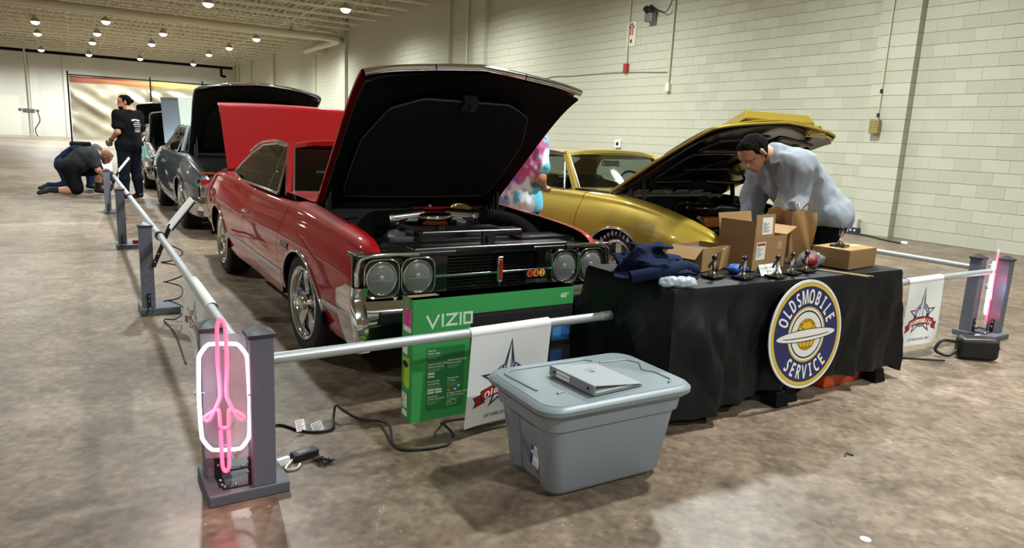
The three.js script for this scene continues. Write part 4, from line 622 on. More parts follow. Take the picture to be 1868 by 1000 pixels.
const clubTex = (bg) => canvasTex(512, 560, (g, w, h) => {
  g.fillStyle = bg; g.fillRect(0, 0, w, h); g.save(); g.translate(256, 300);
  const star = (R, r, rot) => { g.beginPath(); for (let i = 0; i < 10; i++) { const a = -Math.PI / 2 + i * Math.PI / 5 + rot, q = i % 2 ? r : (i === 0 ? R * 1.35 : R); g.lineTo(Math.cos(a) * q, Math.sin(a) * q); } g.closePath(); };
  star(172, 66, 0); g.fillStyle = '#fff'; g.fill(); g.lineWidth = 14; g.strokeStyle = '#8d9096'; g.stroke(); g.lineWidth = 7; g.strokeStyle = '#15161a'; g.stroke();
  g.beginPath(); g.arc(0, -4, 104, 0, 6.3); g.fillStyle = '#1c2a66'; g.fill(); g.lineWidth = 5; g.strokeStyle = '#8d9096'; g.stroke(); g.beginPath(); g.arc(0, -4, 64, 0, 6.3); g.fillStyle = '#eef0f2'; g.fill();
  g.fillStyle = '#fff'; g.font = 'bold 30px sans-serif'; g.textAlign = 'center'; g.textBaseline = 'middle';
  const arc = (t, a0, st, R, inv) => [...t].forEach((c, i) => { const a = a0 + i * st; g.save(); g.translate(Math.cos(a) * R, -4 + Math.sin(a) * R); g.rotate(a + (inv ? -Math.PI / 2 : Math.PI / 2)); g.fillText(c, 0, 0); g.restore(); });
  arc('NORTH', -2.95, 0.27, 84); arc('TEXAS', -1.27, 0.27, 84); arc('CLUB', 1.95, -0.25, 84, true);
  g.beginPath(); g.moveTo(0, -250); g.quadraticCurveTo(18, -120, 22, -10); g.lineTo(52, 40); g.lineTo(-52, 40); g.lineTo(-22, -10); g.quadraticCurveTo(-18, -120, 0, -250); g.fillStyle = '#f3f4f5'; g.fill(); g.lineWidth = 5; g.strokeStyle = '#2a2d35'; g.stroke(); g.beginPath(); g.moveTo(0, -235); g.quadraticCurveTo(4, -100, 4, 20); g.lineTo(18, 20); g.quadraticCurveTo(16, -110, 0, -235); g.fillStyle = '#aeb3bb'; g.fill();
  g.fillStyle = '#a01f26'; g.strokeStyle = '#15161a'; g.lineWidth = 5; for (const s of [-1, 1]) { g.beginPath(); g.moveTo(s * 150, 60); g.lineTo(s * 215, 78); g.lineTo(s * 198, 108); g.lineTo(s * 208, 140); g.lineTo(s * 140, 118); g.closePath(); g.fill(); g.stroke(); }
  g.beginPath(); g.moveTo(-170, 44); g.quadraticCurveTo(0, -22, 170, 44); g.lineTo(164, 108); g.quadraticCurveTo(0, 46, -164, 108); g.closePath(); g.fill(); g.stroke();
  g.fillStyle = '#fff'; g.font = 'italic bold 56px sans-serif'; const word = 'Oldsmobile'; [...word].forEach((c, i) => { const t = (i - 4.5) / 4.8; g.save(); g.translate(t * 140, 44 + t * t * 34); g.rotate(t * 0.32); g.fillText(c, 0, 0); g.restore(); });
  g.restore(); g.fillStyle = '#15161a'; g.font = 'italic bold 30px sans-serif'; g.textAlign = 'center'; g.fillText('ESTABLISHED 1987', 256, 520);
});
const vinyl = mat(0xeceeee, 0.45), clubMat = mat(0xffffff, 0.45, 0, { map: clubTex('#e9ecec') });
function banner(label, a, dir, w, drop, r, swing, wave) { // vinyl sheet looped over a rail; a = left end on the rail axis
  const o = thing('rail_banner', label, 'banner', a, Math.atan2(-dir[2], dir[0])); // local x along the rail, +z to the viewer
  obj('sleeve', grid(10, 24, (u, v) => { const t = -0.4 + v * (Math.PI + 0.9); return [u * w, Math.sin(t) * (r + 0.004), Math.cos(t) * (r + 0.004)]; }), vinyl, o);
  const f = (off) => (u, v) => { const y = -0.01 - (1 - v) * drop; const k = 1 - v; return [u * w - 0.05 * k * wave[1] - 0.0 * u, y, r + 0.004 + off + swing * k + wave[0] * k * Math.sin(u * 5 + wave[2] + k * 2)]; };
  obj('printed_face', grid(24, 24, f(0.0015)), clubMat, o); obj('back_face', grid(24, 24, f(0)), vinyl, o); return o;
}
banner('white club banner with a blue and red star emblem on the front rail', [1.525, 0.515, -2.755], [0.49, 0, -0.03], 0.475, 0.455, 0.024, -0.01, [0.012, 0.5, 0.6]);
banner('white club banner on the right rail beyond the table', [4.92, 0.562, -2.57], [1, 0, -0.02], 0.48, 0.45, 0.024, 0.03, [0.014, 1.4, 2.0]);
{ const o = banner('white banner on the left rail seen almost edge-on', [0.515, 0.58, -4.06], [-0.006, 0, 0.66], 0.66, 0.25, 0.025, 0.03, [0.012, 0.2, 1]); }
// ---------- things on the floor ----------
{ // grey storage tote
  const o = thing('storage_tote', 'large grey plastic storage tote with a lid, in front of the table', 'storage tote', [1.845, 0, -2.235], -0.03);
  const tm = mat(0x87909a, 0.45), lm = mat(0x7d898f, 0.42);
  const rr2 = (hx, hz, r, n = 10) => { const p = []; for (const [sx, sz, a0] of [[1, 1, 0], [-1, 1, 90], [-1, -1, 180], [1, -1, 270]]) for (let i = 0; i <= n; i++) { const a = (a0 + 90 * i / n) * RAD; p.push([sx * (hx - r) + Math.cos(a) * r, sz * (hz - r) + Math.sin(a) * r]); } const q = []; for (let c = 0; c < 4; c++) { const k = c * (n + 1); for (let i = 0; i <= n; i++) q.push(p[k + i]); const e = p[k + n], f = p[((c + 1) % 4) * (n + 1)]; for (let i = 1; i <= 12; i++) q.push([lerp(e[0], f[0], i / 13), lerp(e[1], f[1], i / 13)]); } q.push(q[0]); return q; };
  const rings = [[0, 0.26, 0.155, 0.05], [0.012, 0.285, 0.175, 0.06], [0.03, 0.297, 0.187, 0.065], [0.3, 0.335, 0.215, 0.07], [0.31, 0.35, 0.228, 0.075], [0.375, 0.358, 0.236, 0.075], [0.38, 0.368, 0.243, 0.08]], n = 92;
  const loft = (R, dent) => grid(n, R.length - 1, (u, v) => { const k = Math.round(v * (R.length - 1)), [y, hx, hz, r] = R[k], p = rr2(hx, hz, r)[Math.round(u * n)]; let x = p[0]; if (dent && y < 0.305 && Math.abs(p[1]) < 0.1 && Math.abs(x) > hx - 0.03) x *= 0.92; return [x, y, p[1]]; }, true);
  obj('body', M([toCreasedNormals(loft(rings, true), 0.6), bx(0.5, 0.006, 0.29, [0, 0.003, 0])]), tm, o);
  for (const s of [-1, 1]) for (const q of [-1, 1]) obj('handle_rib', bar([s * 0.29, 0.03, q * 0.11], [s * 0.325, 0.3, q * 0.112], 0.012, 0.012), tm, o);
  const lr = [[0.374, 0.372, 0.25, 0.085], [0.392, 0.392, 0.268, 0.095], [0.408, 0.392, 0.268, 0.095], [0.42, 0.38, 0.257, 0.09], [0.423, 0.365, 0.242, 0.08]];
  const lid = new THREE.Group(); lid.name = 'lid'; o.add(lid);
  obj('lid_rim', toCreasedNormals(loft(lr, false), 0.7), lm, lid);
  obj('lid_top', T(ext(rr2(0.366, 0.243, 0.08).slice(0, -1), 0.006, 0.002), [0, 0.4235, 0], [Math.PI / 2, 0, 0]), lm, lid);
  const groove = pts => tube(pts.map(p => [p[0], 0.4265, p[1]]), 0.0055, 120, 6, false, 0.15);
  obj('lid_ridge', groove([[-0.31, 0.06], [-0.33, -0.16], [-0.28, -0.2], [0.1, -0.2], [0.14, -0.17]]), lm, lid); obj('lid_ridge', groove([[0.16, -0.14], [0.3, -0.12], [0.33, -0.06], [0.28, 0.02], [0.31, 0.07], [0.31, 0.17], [0.27, 0.2]]), lm, lid); obj('lid_ridge', groove([[-0.25, 0.12], [-0.21, 0.11]]), lm, lid);
  const lt = canvasTex(128, 192, (g, w, h) => { g.fillStyle = '#f2f2f0'; g.fillRect(0, 0, w, h); g.fillStyle = '#2746a8'; g.fillRect(0, 0, 40, h); g.fillStyle = '#fff'; g.fillRect(8, 24, 24, 10); g.fillRect(8, 80, 24, 22); g.fillStyle = '#555'; for (let i = 0; i < 7; i++) g.fillRect(50, 50 + i * 9, 60 - (i % 3) * 8, 4); });
  obj('product_label', T(new THREE.PlaneGeometry(0.07, 0.105), [-0.292, 0.14, 0.045], [0, -Math.PI / 2, -0.12]), mat(0xffffff, 0.5, 0, { map: lt }), o);
}
{ // binder lying on the tote
  const o = thing('ring_binder', 'grey ring binder lying on the lid of the tote', 'binder', [1.80, 0.4305, -2.18], 0.05);
  const bm = mat(0x9aa1a6, 0.5), y = 0;
  obj('spine', rb(0.012, 0.042, 0.29, 0.003, [-0.1, 0.021, 0]), mat(0x84898c, 0.5), o);
  obj('back_cover', rb(0.27, 0.003, 0.29, 0.001, [0.035, 0.0015, 0]), bm, o); obj('front_cover', T(rb(0.27, 0.003, 0.29, 0.001, [0.135, 0, 0]), [-0.1, 0.041, 0], [0, 0, -0.125]), bm, o);
  obj('pages', T(rb(0.23, 0.006, 0.27, 0.001), [0.03, 0.0075, 0], [0, 0, 0]), C.white, o); obj('ring_bar', rb(0.02, 0.012, 0.26, 0.004, [-0.085, 0.012, 0]), C.steel, o);
  for (const z of [-0.1, 0, 0.1]) obj('ring', tor(0.014, 0.002, [-0.083, 0.02, z], [0, 0, 0], 20, 6), C.steel, o);
  obj('spine_hole', M([-0.11, 0.11].map(z => cyl(0.007, 0.007, 0.002, [-0.1066, 0.022, z], [0, 0, Math.PI / 2], 14))), C.black, o);
  const st = canvasTex(192, 64, (g, w, h) => { g.fillStyle = '#f4f4f2'; g.fillRect(0, 0, w, h); g.fillStyle = '#222'; g.font = 'bold 34px sans-serif'; g.textAlign = 'center'; g.fillText('AutoRama', w / 2, 44); }); obj('spine_label', T(new THREE.PlaneGeometry(0.085, 0.026), [-0.1068, 0.022, -0.05], [0, -Math.PI / 2, 0]), mat(0xffffff, 0.6, 0, { map: st }), o);
  const lg = canvasTex(128, 64, (g, w, h) => { g.fillStyle = '#9aa1a6'; g.fillRect(0, 0, w, h); g.fillStyle = '#39407a'; g.font = 'bold 20px serif'; g.fillText('North', 8, 22); g.fillStyle = '#7a2630'; g.font = 'italic bold 24px serif'; g.fillText('Texas', 28, 48); }); obj('cover_print', T(new THREE.PlaneGeometry(0.09, 0.045), [0.02, 0.0283, -0.05], [-Math.PI / 2, -0.125, 0], [1, 1, 1]), mat(0xffffff, 0.5, 0, { map: lg }), o);
}
{ // green television carton
  const W = 0.97, H = 0.635, D = 0.13, o = thing('television_carton', 'tall green cardboard television carton standing behind the front rail', 'cardboard box', [1.355 + W / 2, 0, -3.075], 0.0);
  const gr = '#359a50';
  const front = canvasTex(1024, 628, (g, w, h) => {
    g.fillStyle = gr; g.fillRect(0, 0, w, h); g.fillStyle = '#0d0e10'; g.fillRect(338, 96, 686, 480); g.fillStyle = '#23262b'; g.fillRect(350, 108, 674, 8);
    g.strokeStyle = '#dfe8df'; g.lineWidth = 12; g.lineJoin = 'miter'; const X = 78, Y = 84, HH = 62; g.beginPath(); g.moveTo(X, Y); g.lineTo(X + 34, Y + HH); g.lineTo(X + 70, Y); g.moveTo(X + 92, Y - 3); g.lineTo(X + 92, Y + HH + 3); g.moveTo(X + 112, Y + 4); g.lineTo(X + 172, Y + 4); g.lineTo(X + 118, Y + HH - 5); g.lineTo(X + 180, Y + HH - 5); g.moveTo(X + 198, Y - 3); g.lineTo(X + 198, Y + HH + 3); g.stroke(); g.strokeRect(X + 220, Y + 4, 46, HH - 9);
    g.fillStyle = '#e8efe8'; g.font = 'bold 40px sans-serif'; g.fillText('40"', 930, 60); g.fillStyle = '#257a3b'; g.fillRect(80, 250, 226, 330);
    g.fillStyle = '#dfeadf'; const L = [['Easy to', 'learn, easy.'], ['Crystal-clear 1080p', 'picture quality.'], ['Advanced gaming', 'performance.'], ['Works with', 'everything.'], ['Thousands', 'of titles.'], ['Hundreds', 'of free channels.'], ['A bigger better display', 'for work or play.']]; g.font = 'bold 13px sans-serif';
    [[90, 270], [90, 340], [206, 330], [90, 430], [206, 425], [90, 510], [206, 505]].forEach(([x, y], i) => { g.font = 'bold 13px sans-serif'; g.fillText(L[i][0], x, y); g.fillText(L[i][1], x, y + 14); g.globalAlpha = 0.6; for (let k = 0; k < 3; k++) g.fillRect(x, y + 22 + k * 6, 80 - k * 14, 2); g.globalAlpha = 1; });
    for (const [x, y] of [[90, 380], [90, 396], [90, 466], [134, 466], [90, 480], [136, 480]]) { g.fillStyle = '#e8efe8'; g.fillRect(x, y, 40, 10); } ['#c33', '#2a5', '#36c', '#eee', '#e90', '#c33', '#eee', '#47c'].forEach((c, i) => { g.fillStyle = c; g.fillRect(208 + (i % 4) * 20, 462 + (i / 4 | 0) * 16, 14, 10); }); g.strokeStyle = '#e8efe8'; g.lineWidth = 2; g.strokeRect(208, 545, 18, 18); g.strokeRect(234, 538, 28, 24);
    g.strokeStyle = '#1f6b33'; g.lineWidth = 1.5; for (const y of [315, 405, 492]) { g.beginPath(); g.moveTo(80, y); g.lineTo(306, y); g.stroke(); } g.beginPath(); g.moveTo(198, 315); g.lineTo(198, 580); g.stroke();
    g.fillStyle = '#2a5f9e'; g.fillRect(880, 180, 130, 120); g.fillStyle = '#3f86c4'; g.fillRect(890, 190, 60, 100); g.fillStyle = '#16356b'; g.fillRect(880, 352, 84, 70); g.fillStyle = '#e8e8e8'; g.font = '20px sans-serif'; g.fillText('⌂', 400, 128);
  });
  const side = canvasTex(128, 586, (g, w, h) => {
    g.fillStyle = gr; g.fillRect(0, 0, w, h); g.fillStyle = '#e84fa0'; g.fillRect(18, 50, 92, 86); g.fillStyle = '#a82a70'; for (let i = 0; i < 8; i++) g.fillRect(26, 60 + i * 9, 76 - (i % 3) * 14, 4); g.fillStyle = '#f2f2f0'; g.fillRect(18, 136, 92, 24); g.fillRect(14, 205, 60, 64);
    g.fillStyle = '#a6d62e'; g.beginPath(); g.moveTo(10, 290); g.lineTo(100, 280); g.lineTo(100, 420); g.quadraticCurveTo(55, 450, 10, 400); g.fill(); g.fillStyle = '#111'; g.beginPath(); g.ellipse(52, 318, 34, 16, 0, 0, 6.3); g.fill(); g.fillStyle = '#f2f2f0'; g.fillRect(14, 462, 58, 70); g.fillStyle = '#333'; for (let i = 0; i < 10; i++) g.fillRect(20, 468 + i * 6, 44 - (i % 4) * 7, 2); g.fillStyle = '#e8efe8'; g.fillRect(14, 545, 60, 28);
  });
  const top = canvasTex(1024, 136, (g, w, h) => { g.fillStyle = gr; g.fillRect(0, 0, w, h); g.fillStyle = '#eef0ee'; g.fillRect(120, 60, 170, 44); g.fillStyle = '#333'; for (let i = 0; i < 5; i++) g.fillRect(130, 66 + i * 7, 150 - i * 9, 3); g.fillStyle = '#cfe3d2'; for (let i = 0; i < 12; i++) g.fillRect(360 + i * 52, 40 + (i % 3) * 10, 38, 22); g.fillStyle = '#d8c9a0'; g.globalAlpha = 0.5; g.fillRect(0, 62, w, 16); });
  const cm = t => mat(0xffffff, 0.62, 0, { map: t, bumpMap: grain, bumpScale: 0.0006 }), gm = mat(0x359a50, 0.62);
  const faces = [['side_panel', D, H, [W / 2, H / 2, 0], [0, Math.PI / 2, 0], gm], ['side_panel', D, H, [-W / 2, H / 2, 0], [0, -Math.PI / 2, 0], cm(side)], ['front_panel', W, H, [0, H / 2, D / 2], [0, 0, 0], cm(front)], ['back_panel', W, H, [0, H / 2, -D / 2], [0, Math.PI, 0], gm], ['bottom_panel', W, D, [0, 0.003, 0], [Math.PI / 2, 0, 0], gm]];
  for (const [n, w, h, p, r, m] of faces) { const q = grid(14, 10, (u, v) => { const e = Math.sin(Math.PI * u) * Math.sin(Math.PI * v); return [(u - 0.5) * w, (v - 0.5) * h, 0.003 * e]; }); obj(n, T(q, p, r), m, o); }
  obj('top_flap', M([T(grid(14, 4, (u, v) => [(u - 0.5) * W, (0.5 - v) * D, 0.004 * Math.sin(u * 9) * Math.sin(Math.PI * v)]), [0, H, 0], [-Math.PI / 2, 0, 0], [1, -1, 1])]), cm(top), o);
  obj('tape', M([bx(0.004, 0.06, 0.05, [-W / 2 - 0.001, H - 0.03, 0]), bx(0.16, 0.0015, 0.045, [-W / 2 + 0.08, H + 0.003, 0])]), phys(0xcbbf92, 0.2, 0, { transmission: 0.6, thickness: 0 }), o);
}
{ // power cord of the neon sign, its tags and adapter
  const o = thing('looped_lead', 'black cord looping over the floor from the neon stand to the banner', 'cord');
  const y = 0.007; obj('cable', tube([[0.52, 0.012, -3.0], [0.62, y, -3.18], [0.76, y, -3.26], [0.84, y, -3.15], [0.9, y, -3.1], [0.98, y, -3.1], [1.02, 0.02, -3.2], [1.04, 0.075, -3.22], [1.07, 0.05, -3.2], [1.13, 0.02, -3.13], [1.21, 0.02, -3.06], [1.22, 0.03, -2.96], [1.18, y, -2.82], [1.2, y, -2.74], [1.3, y, -2.7], [1.4, y, -2.7], [1.46, 0.02, -2.76], [1.44, 0.055, -2.82], [1.46, 0.03, -2.88], [1.55, y, -2.95], [1.75, y, -2.9], [2.0, y, -2.86]], 0.0065, 300, 8), C.black, o);
  const tt = c => canvasTex(64, 64, (g) => { g.fillStyle = '#eee'; g.fillRect(0, 0, 64, 64); g.fillStyle = c; for (let i = 0; i < 6; i++) g.fillRect(8, 8 + i * 9, 48 - (i % 3) * 10, 3); });
  obj('cord_tag', T(grid(4, 4, (u, v) => [(u - 0.5) * 0.05, v * 0.055, 0.006 * Math.sin(u * 3)]), [0.845, 0.006, -3.14], [-0.5, 0.3, 0.06]), mat(0xffffff, 0.5, 0, { map: tt('#a33a5a') }), o); obj('cord_tag', T(grid(4, 4, (u, v) => [(u - 0.5) * 0.055, v * 0.05, 0.005 * Math.sin(u * 3)]), [0.92, 0.006, -3.1], [-0.7, -0.1, 0.2]), mat(0xffffff, 0.5, 0, { map: tt('#666') }), o);
  const a = thing('power_adapter', 'black power adapter with bundled wires behind the near neon stand', 'power adapter', [0.785, 0, -2.87], 0.25);
  obj('brick', rb(0.115, 0.035, 0.055, 0.006, [0, 0.018, 0]), C.black, a);
  const at = canvasTex(128, 64, g => { g.fillStyle = '#1a1a1c'; g.fillRect(0, 0, 128, 64); g.fillStyle = '#b8b8b8'; for (let i = 0; i < 6; i++) g.fillRect(10, 8 + i * 9, 100 - (i % 3) * 22, 3); }); obj('rating_label', T(new THREE.PlaneGeometry(0.08, 0.035), [0, 0.0358, 0], [-Math.PI / 2, 0, 0]), mat(0xffffff, 0.5, 0, { map: at }), a);
  const w = []; for (let k = 0; k < 6; k++) { const pts = []; for (let i = 0; i < 5; i++) pts.push([0.02 + rr(-0.03, 0.03) + i * 0.006, rr(0.004, 0.02), 0.06 + rr(-0.015, 0.015) + i * 0.016]); w.push(tube(pts, 0.003, 30, 6)); } obj('wire_bundle', M(w), C.black, a);
  obj('white_cord', tube([[-0.055, 0.012, 0], [-0.1, 0.008, 0.03], [-0.12, 0.008, 0.06], [-0.08, 0.006, 0.075], [-0.05, 0.006, 0.05]], 0.005, 40, 6), C.white, a); obj('paper_tag', bx(0.07, 0.03, 0.02, [-0.11, 0.016, 0.0]), C.white, a);
  // coiled cable hanging from the left rail
  const c = thing('hanging_cable', 'thin dark cable hanging in loops below the left rail', 'cable'); const pts = []; for (let i = 0; i <= 14; i++) { const t = i / 14; pts.push([0.56 + 0.07 * Math.sin(i * 1.7), lerp(0.55, 0.01, t), -5.45 - 0.12 * Math.cos(i * 1.7) + 0.25 * t * 0]); } pts.push([0.52, 0.006, -5.1], [0.5, 0.006, -4.4]); obj('cable', tube(pts, 0.005, 200, 6), C.black, c);
  const s = thing('power_strip', 'small red and black power strip on the base of the second fence post', 'power strip', [0.6, 0.052, -8.95]); obj('body', rb(0.16, 0.04, 0.05, 0.008, [0, 0.02, 0]), mat(0x8c1f22, 0.5), s); obj('plug', rb(0.05, 0.05, 0.05, 0.01, [0.09, 0.03, 0.01]), C.black, s);
}
{ // black shoulder bag by the far right stand
  const o = thing('black_bag', 'small black zipped bag lying by the far right stand', 'bag', [5.5, 0, -2.3], -0.78);
  obj('body', rb(0.27, 0.17, 0.12, 0.04, [0, 0.089, 0], [0.05, 0, 0.04], 4), mat(0x151517, 0.5), o); obj('zip', tube([[-0.11, 0.152, 0.05], [0, 0.162, 0.056], [0.1, 0.16, 0.052], [0.13, 0.1, 0.05]], 0.004, 40, 6), C.dullsteel, o);
  obj('strap', tube([[-0.14, 0.12, 0], [-0.24, 0.12, 0.02], [-0.28, 0.05, 0.04], [-0.2, 0.02, 0.05], [-0.14, 0.06, 0.03]], 0.012, 50, 6), C.black, o);
  const c = thing('bag_cable', 'tangled pale wires lying between the black bag and the stand', 'cable'); obj('cable', tube([[5.6, 0.01, -2.48], [5.7, 0.05, -2.5], [5.85, 0.02, -2.46], [5.95, 0.06, -2.52], [6.08, 0.05, -2.55], [6.0, 0.05, -2.46], [5.85, 0.06, -2.5]], 0.006, 80, 6), C.white, c); obj('connector', rb(0.06, 0.03, 0.03, 0.006, [5.8, 0.06, -2.5]), mat(0x6fae9a, 0.5), c);
  const d = thing('banner_lead', 'black cord running under the right banner to the bag', 'cord'); obj('cable', tube([[4.8, 0.008, -2.55], [4.95, 0.008, -2.55], [5.1, 0.008, -2.45], [5.2, 0.012, -2.36]], 0.007, 40, 6), C.black, d);
  tag(obj('floor_sticker', T(new THREE.CylinderGeometry(0.02, 0.02, 0.0012, 28), [2.45, 0.0008, -1.28]), mat(0xd9d9d4, 0.6)), 'round white sticker on the floor near the bottom edge', 'sticker');
  tag(obj('floor_scrap', tube([[3.05, 0.004, -1.75], [3.07, 0.008, -1.76], [3.1, 0.004, -1.74], [3.09, 0.006, -1.77]], 0.003, 20, 5), C.black), 'tiny black scrap lying on the open floor at right', 'scrap');
}
// ---------- table with its black cloth and what is on it ----------
const TX = 3.475, TZ = -2.39, TR = -0.031, TY = 0.72;
const onTable = (x, z) => [x, TY + 0.006, z];
{
  const t = thing('folding_table', 'folding table standing hidden under the black cloth on black feet', 'table', [TX, 0, TZ], TR);
  obj('table_top', rb(1.9, 0.04, 0.66, 0.008, [0, TY - 0.025, -0.35]), C.matte, t);
  const foot = toCreasedNormals(T(new THREE.CylinderGeometry(0.055, 0.075, 0.085, 4), [0, 0.0425, 0], [0, Math.PI / 4, 0]), 0.4);
  for (const [x, z] of [[-0.84, -0.1], [-0.84, -0.6], [-0.15, 0.03], [-0.03, 0.0], [0.83, 0.0], [0.83, -0.6], [-0.1, -0.6]]) { const l = obj('leg', rod([x, 0.05, z], [x, TY - 0.04, z - 0.03], 0.014, 12), C.black, t); obj('foot', foot.clone().translate(x, 0, z), C.matte, l); }
  const cl = new THREE.Group(); const c = thing('tablecloth', 'black fabric tablecloth draped to the floor over the table', 'tablecloth', [TX, 0, TZ], TR);
  const HX = 0.975, ZB = -0.72, cm = phys(0x0e0f15, 0.5, 0, { specularIntensity: 0.6, bumpMap: grain, bumpScale: 0.0006 });
  obj('top_sheet', grid(60, 24, (u, v) => { const x = (u * 2 - 1) * HX, z = v * ZB; return [x, TY + 0.003 * Math.sin(x * 9 + z * 5) * Math.sin(Math.PI * v) * Math.sin(Math.PI * u), z]; }), cm, c);
  // skirt: once round the table, folds growing downwards
  const per = [[-HX, ZB], [-HX, 0], [HX, 0], [HX, ZB], [-HX, ZB]], len = []; let tot = 0; for (let i = 0; i < 4; i++) { const l = Math.hypot(per[i + 1][0] - per[i][0], per[i + 1][1] - per[i][1]); len.push(l); tot += l; }
  const at = s => { let d = s * tot, i = 0; while (i < 3 && d > len[i]) { d -= len[i]; i++; } const f = d / len[i], a = per[i], b = per[i + 1]; const x = lerp(a[0], b[0], f), z = lerp(a[1], b[1], f), n = [[-1, 0], [0, 1], [1, 0], [0, -1]][i], e = Math.min(d, len[i] - d), k = smooth(0, 0.12, e); let nx = n[0], nz = n[1]; const q = d < len[i] / 2 ? [[0, -1], [-1, 0], [0, 1], [1, 0]][i] : [[0, 1], [1, 0], [0, -1], [-1, 0]][i]; nx = lerp((n[0] + q[0]) * 0.8, n[0], k); nz = lerp((n[1] + q[1]) * 0.8, n[1], k); return [x, z, nx, nz, d, i]; };
  const N = 520, MV = 34;
  obj('skirt', toCreasedNormals(grid(N, MV, (u, v) => {
    const [x, z, nx, nz, d, side] = at(u), k = Math.pow(v, 0.9); let hem = side === 1 ? 0.1 - 0.06 * smooth(0.8, 0.1, d) - 0.03 * smooth(1.6, 1.9, d) + 0.01 * Math.sin(d * 7) : side === 0 ? 0.03 : 0.05;
    const corner = Math.exp(-Math.pow(Math.min(Math.abs(u * tot - len[0]), 9) / 0.12, 2));
    let f = (0.015 * Math.sin(d * 21 + side * 2 + v * 0.8) + 0.012 * Math.sin(d * 37 + 1.3 + v * 1.6) + 0.006 * Math.sin(d * 11 - v * 3)) * k + 0.035 * corner * k * Math.sin(u * 90) + 0.02 * k; if (side !== 1) f += 0.03 * k * Math.sin(d * 13 + 1) + 0.03 * k;
    if (side === 1) { const c1 = d - 0.4 + v * 0.16, c2 = d - 0.15 - v * 0.1; f += (0.02 * Math.exp(-c1 * c1 / 0.002) + 0.025 * Math.exp(-c2 * c2 / 0.003)) * smooth(0.05, 0.4, v); f += 0.03 * smooth(0.55, 0.1, d) * k; }
    f += 0.03 * (n3(d * 9 + v * 1.6, v * 1.3 - d, side) - 0.5) * smooth(0.03, 0.3, v) + 0.024 * (side === 1 ? smooth(0.9, 0.1, d) * 1.2 + 0.5 : 1) * Math.pow(Math.abs(n3(d * 6 - v * 2.4, v * 1.2 + d, 9 + side) - 0.5) * 2, 0.6) * smooth(0.05, 0.4, v); f += 0.002 * Math.sin(d * 60 + v * 23) * Math.sin(v * 17 + d * 9) * smooth(0.1, 0.3, v);
    return [x + nx * (f + 0.006 * smooth(0, 0.02, v)), lerp(TY - 0.001, hem, v), z + nz * (f + 0.006 * smooth(0, 0.02, v))];
  }, true), 1.4), cm, c);
}
{ // round service sign leaning against the cloth
  const tex = canvasTex(1024, 1024, (g, w) => {
    const c = 512, ring = (r, f) => { g.beginPath(); g.arc(c, c, r, 0, 6.3); g.fillStyle = f; g.fill(); };
    ring(512, '#f2f2ee'); ring(488, '#26306a'); ring(484, '#e0bd3c'); ring(452, '#1f2a63'); ring(262, '#e0bd3c'); ring(244, '#f2f2ee'); ring(228, '#1f2a63'); ring(212, '#eceeea'); ring(196, '#e9ebe7');
    g.fillStyle = '#f2f3f0'; g.textAlign = 'center'; g.textBaseline = 'middle';
    const arc = (t, mid, st, R, inv) => [...t].forEach((ch, i) => { const a = mid + (i - (t.length - 1) / 2) * st; g.save(); g.translate(c + Math.cos(a) * R, c + Math.sin(a) * R); g.rotate(a + (inv ? -Math.PI / 2 : Math.PI / 2)); g.scale(0.78, 1.25); g.font = 'bold 148px sans-serif'; g.fillText(ch, 0, 0); g.restore(); });
    arc('OLDSMOBILE', -Math.PI / 2, 0.262, 355); arc('SERVICE', Math.PI / 2, -0.245, 358, true);
    g.save(); g.beginPath(); g.arc(c, c, 150, 0, 6.3); g.clip(); g.fillStyle = '#e2b51f'; g.fillRect(0, 0, w, w); g.strokeStyle = '#2b2a20'; g.lineWidth = 7; for (let i = -2; i <= 2; i++) { g.beginPath(); g.ellipse(c, c, Math.abs(i) * 62 + 1, 152, 0, 0, 6.3); g.stroke(); g.beginPath(); g.moveTo(c - 150, c + i * 55); g.quadraticCurveTo(c, c + i * 55 + 24, c + 150, c + i * 55); g.stroke(); }
    g.fillStyle = '#e2b51f'; g.strokeStyle = '#2b2a20'; g.beginPath(); [[-40, -120], [40, -130], [90, -80], [60, -30], [20, -10], [40, 30], [0, 10], [-20, -40], [-90, -80]].forEach(([x, y], i) => g.lineTo(c + x, c + y)); g.closePath(); g.fill(); g.stroke(); g.restore();
    g.save(); g.translate(c, c + 8); g.rotate(-0.02); const band = (rx, ry, f) => { g.beginPath(); g.ellipse(0, 0, rx, ry, 0, 0, 6.3); g.fillStyle = f; g.fill(); }; band(424, 60, '#23263a'); band(414, 52, '#eff0ec'); g.fillStyle = '#23263a'; g.beginPath(); g.ellipse(0, 4, 330, 20, 0, 0, 6.3); g.fill(); g.fillStyle = '#eff0ec'; g.beginPath(); g.ellipse(0, -4, 345, 18, 0, 0, 6.3); g.fill(); g.restore();
  });
  const o = thing('service_sign', 'round blue, white and yellow service sign leaning on the front of the black cloth', 'sign', [3.455, 0.105, -2.285], TR); o.rotation.x = -0.07;
  obj('disc', cyl(0.312, 0.312, 0.006, [0, 0.312, -0.004], [Math.PI / 2, 0, 0], 64), C.white, o); obj('sign_face', T(new THREE.CircleGeometry(0.311, 64), [0, 0.312, 0.0002]), mat(0xffffff, 0.35, 0, { map: tex }), o);
}
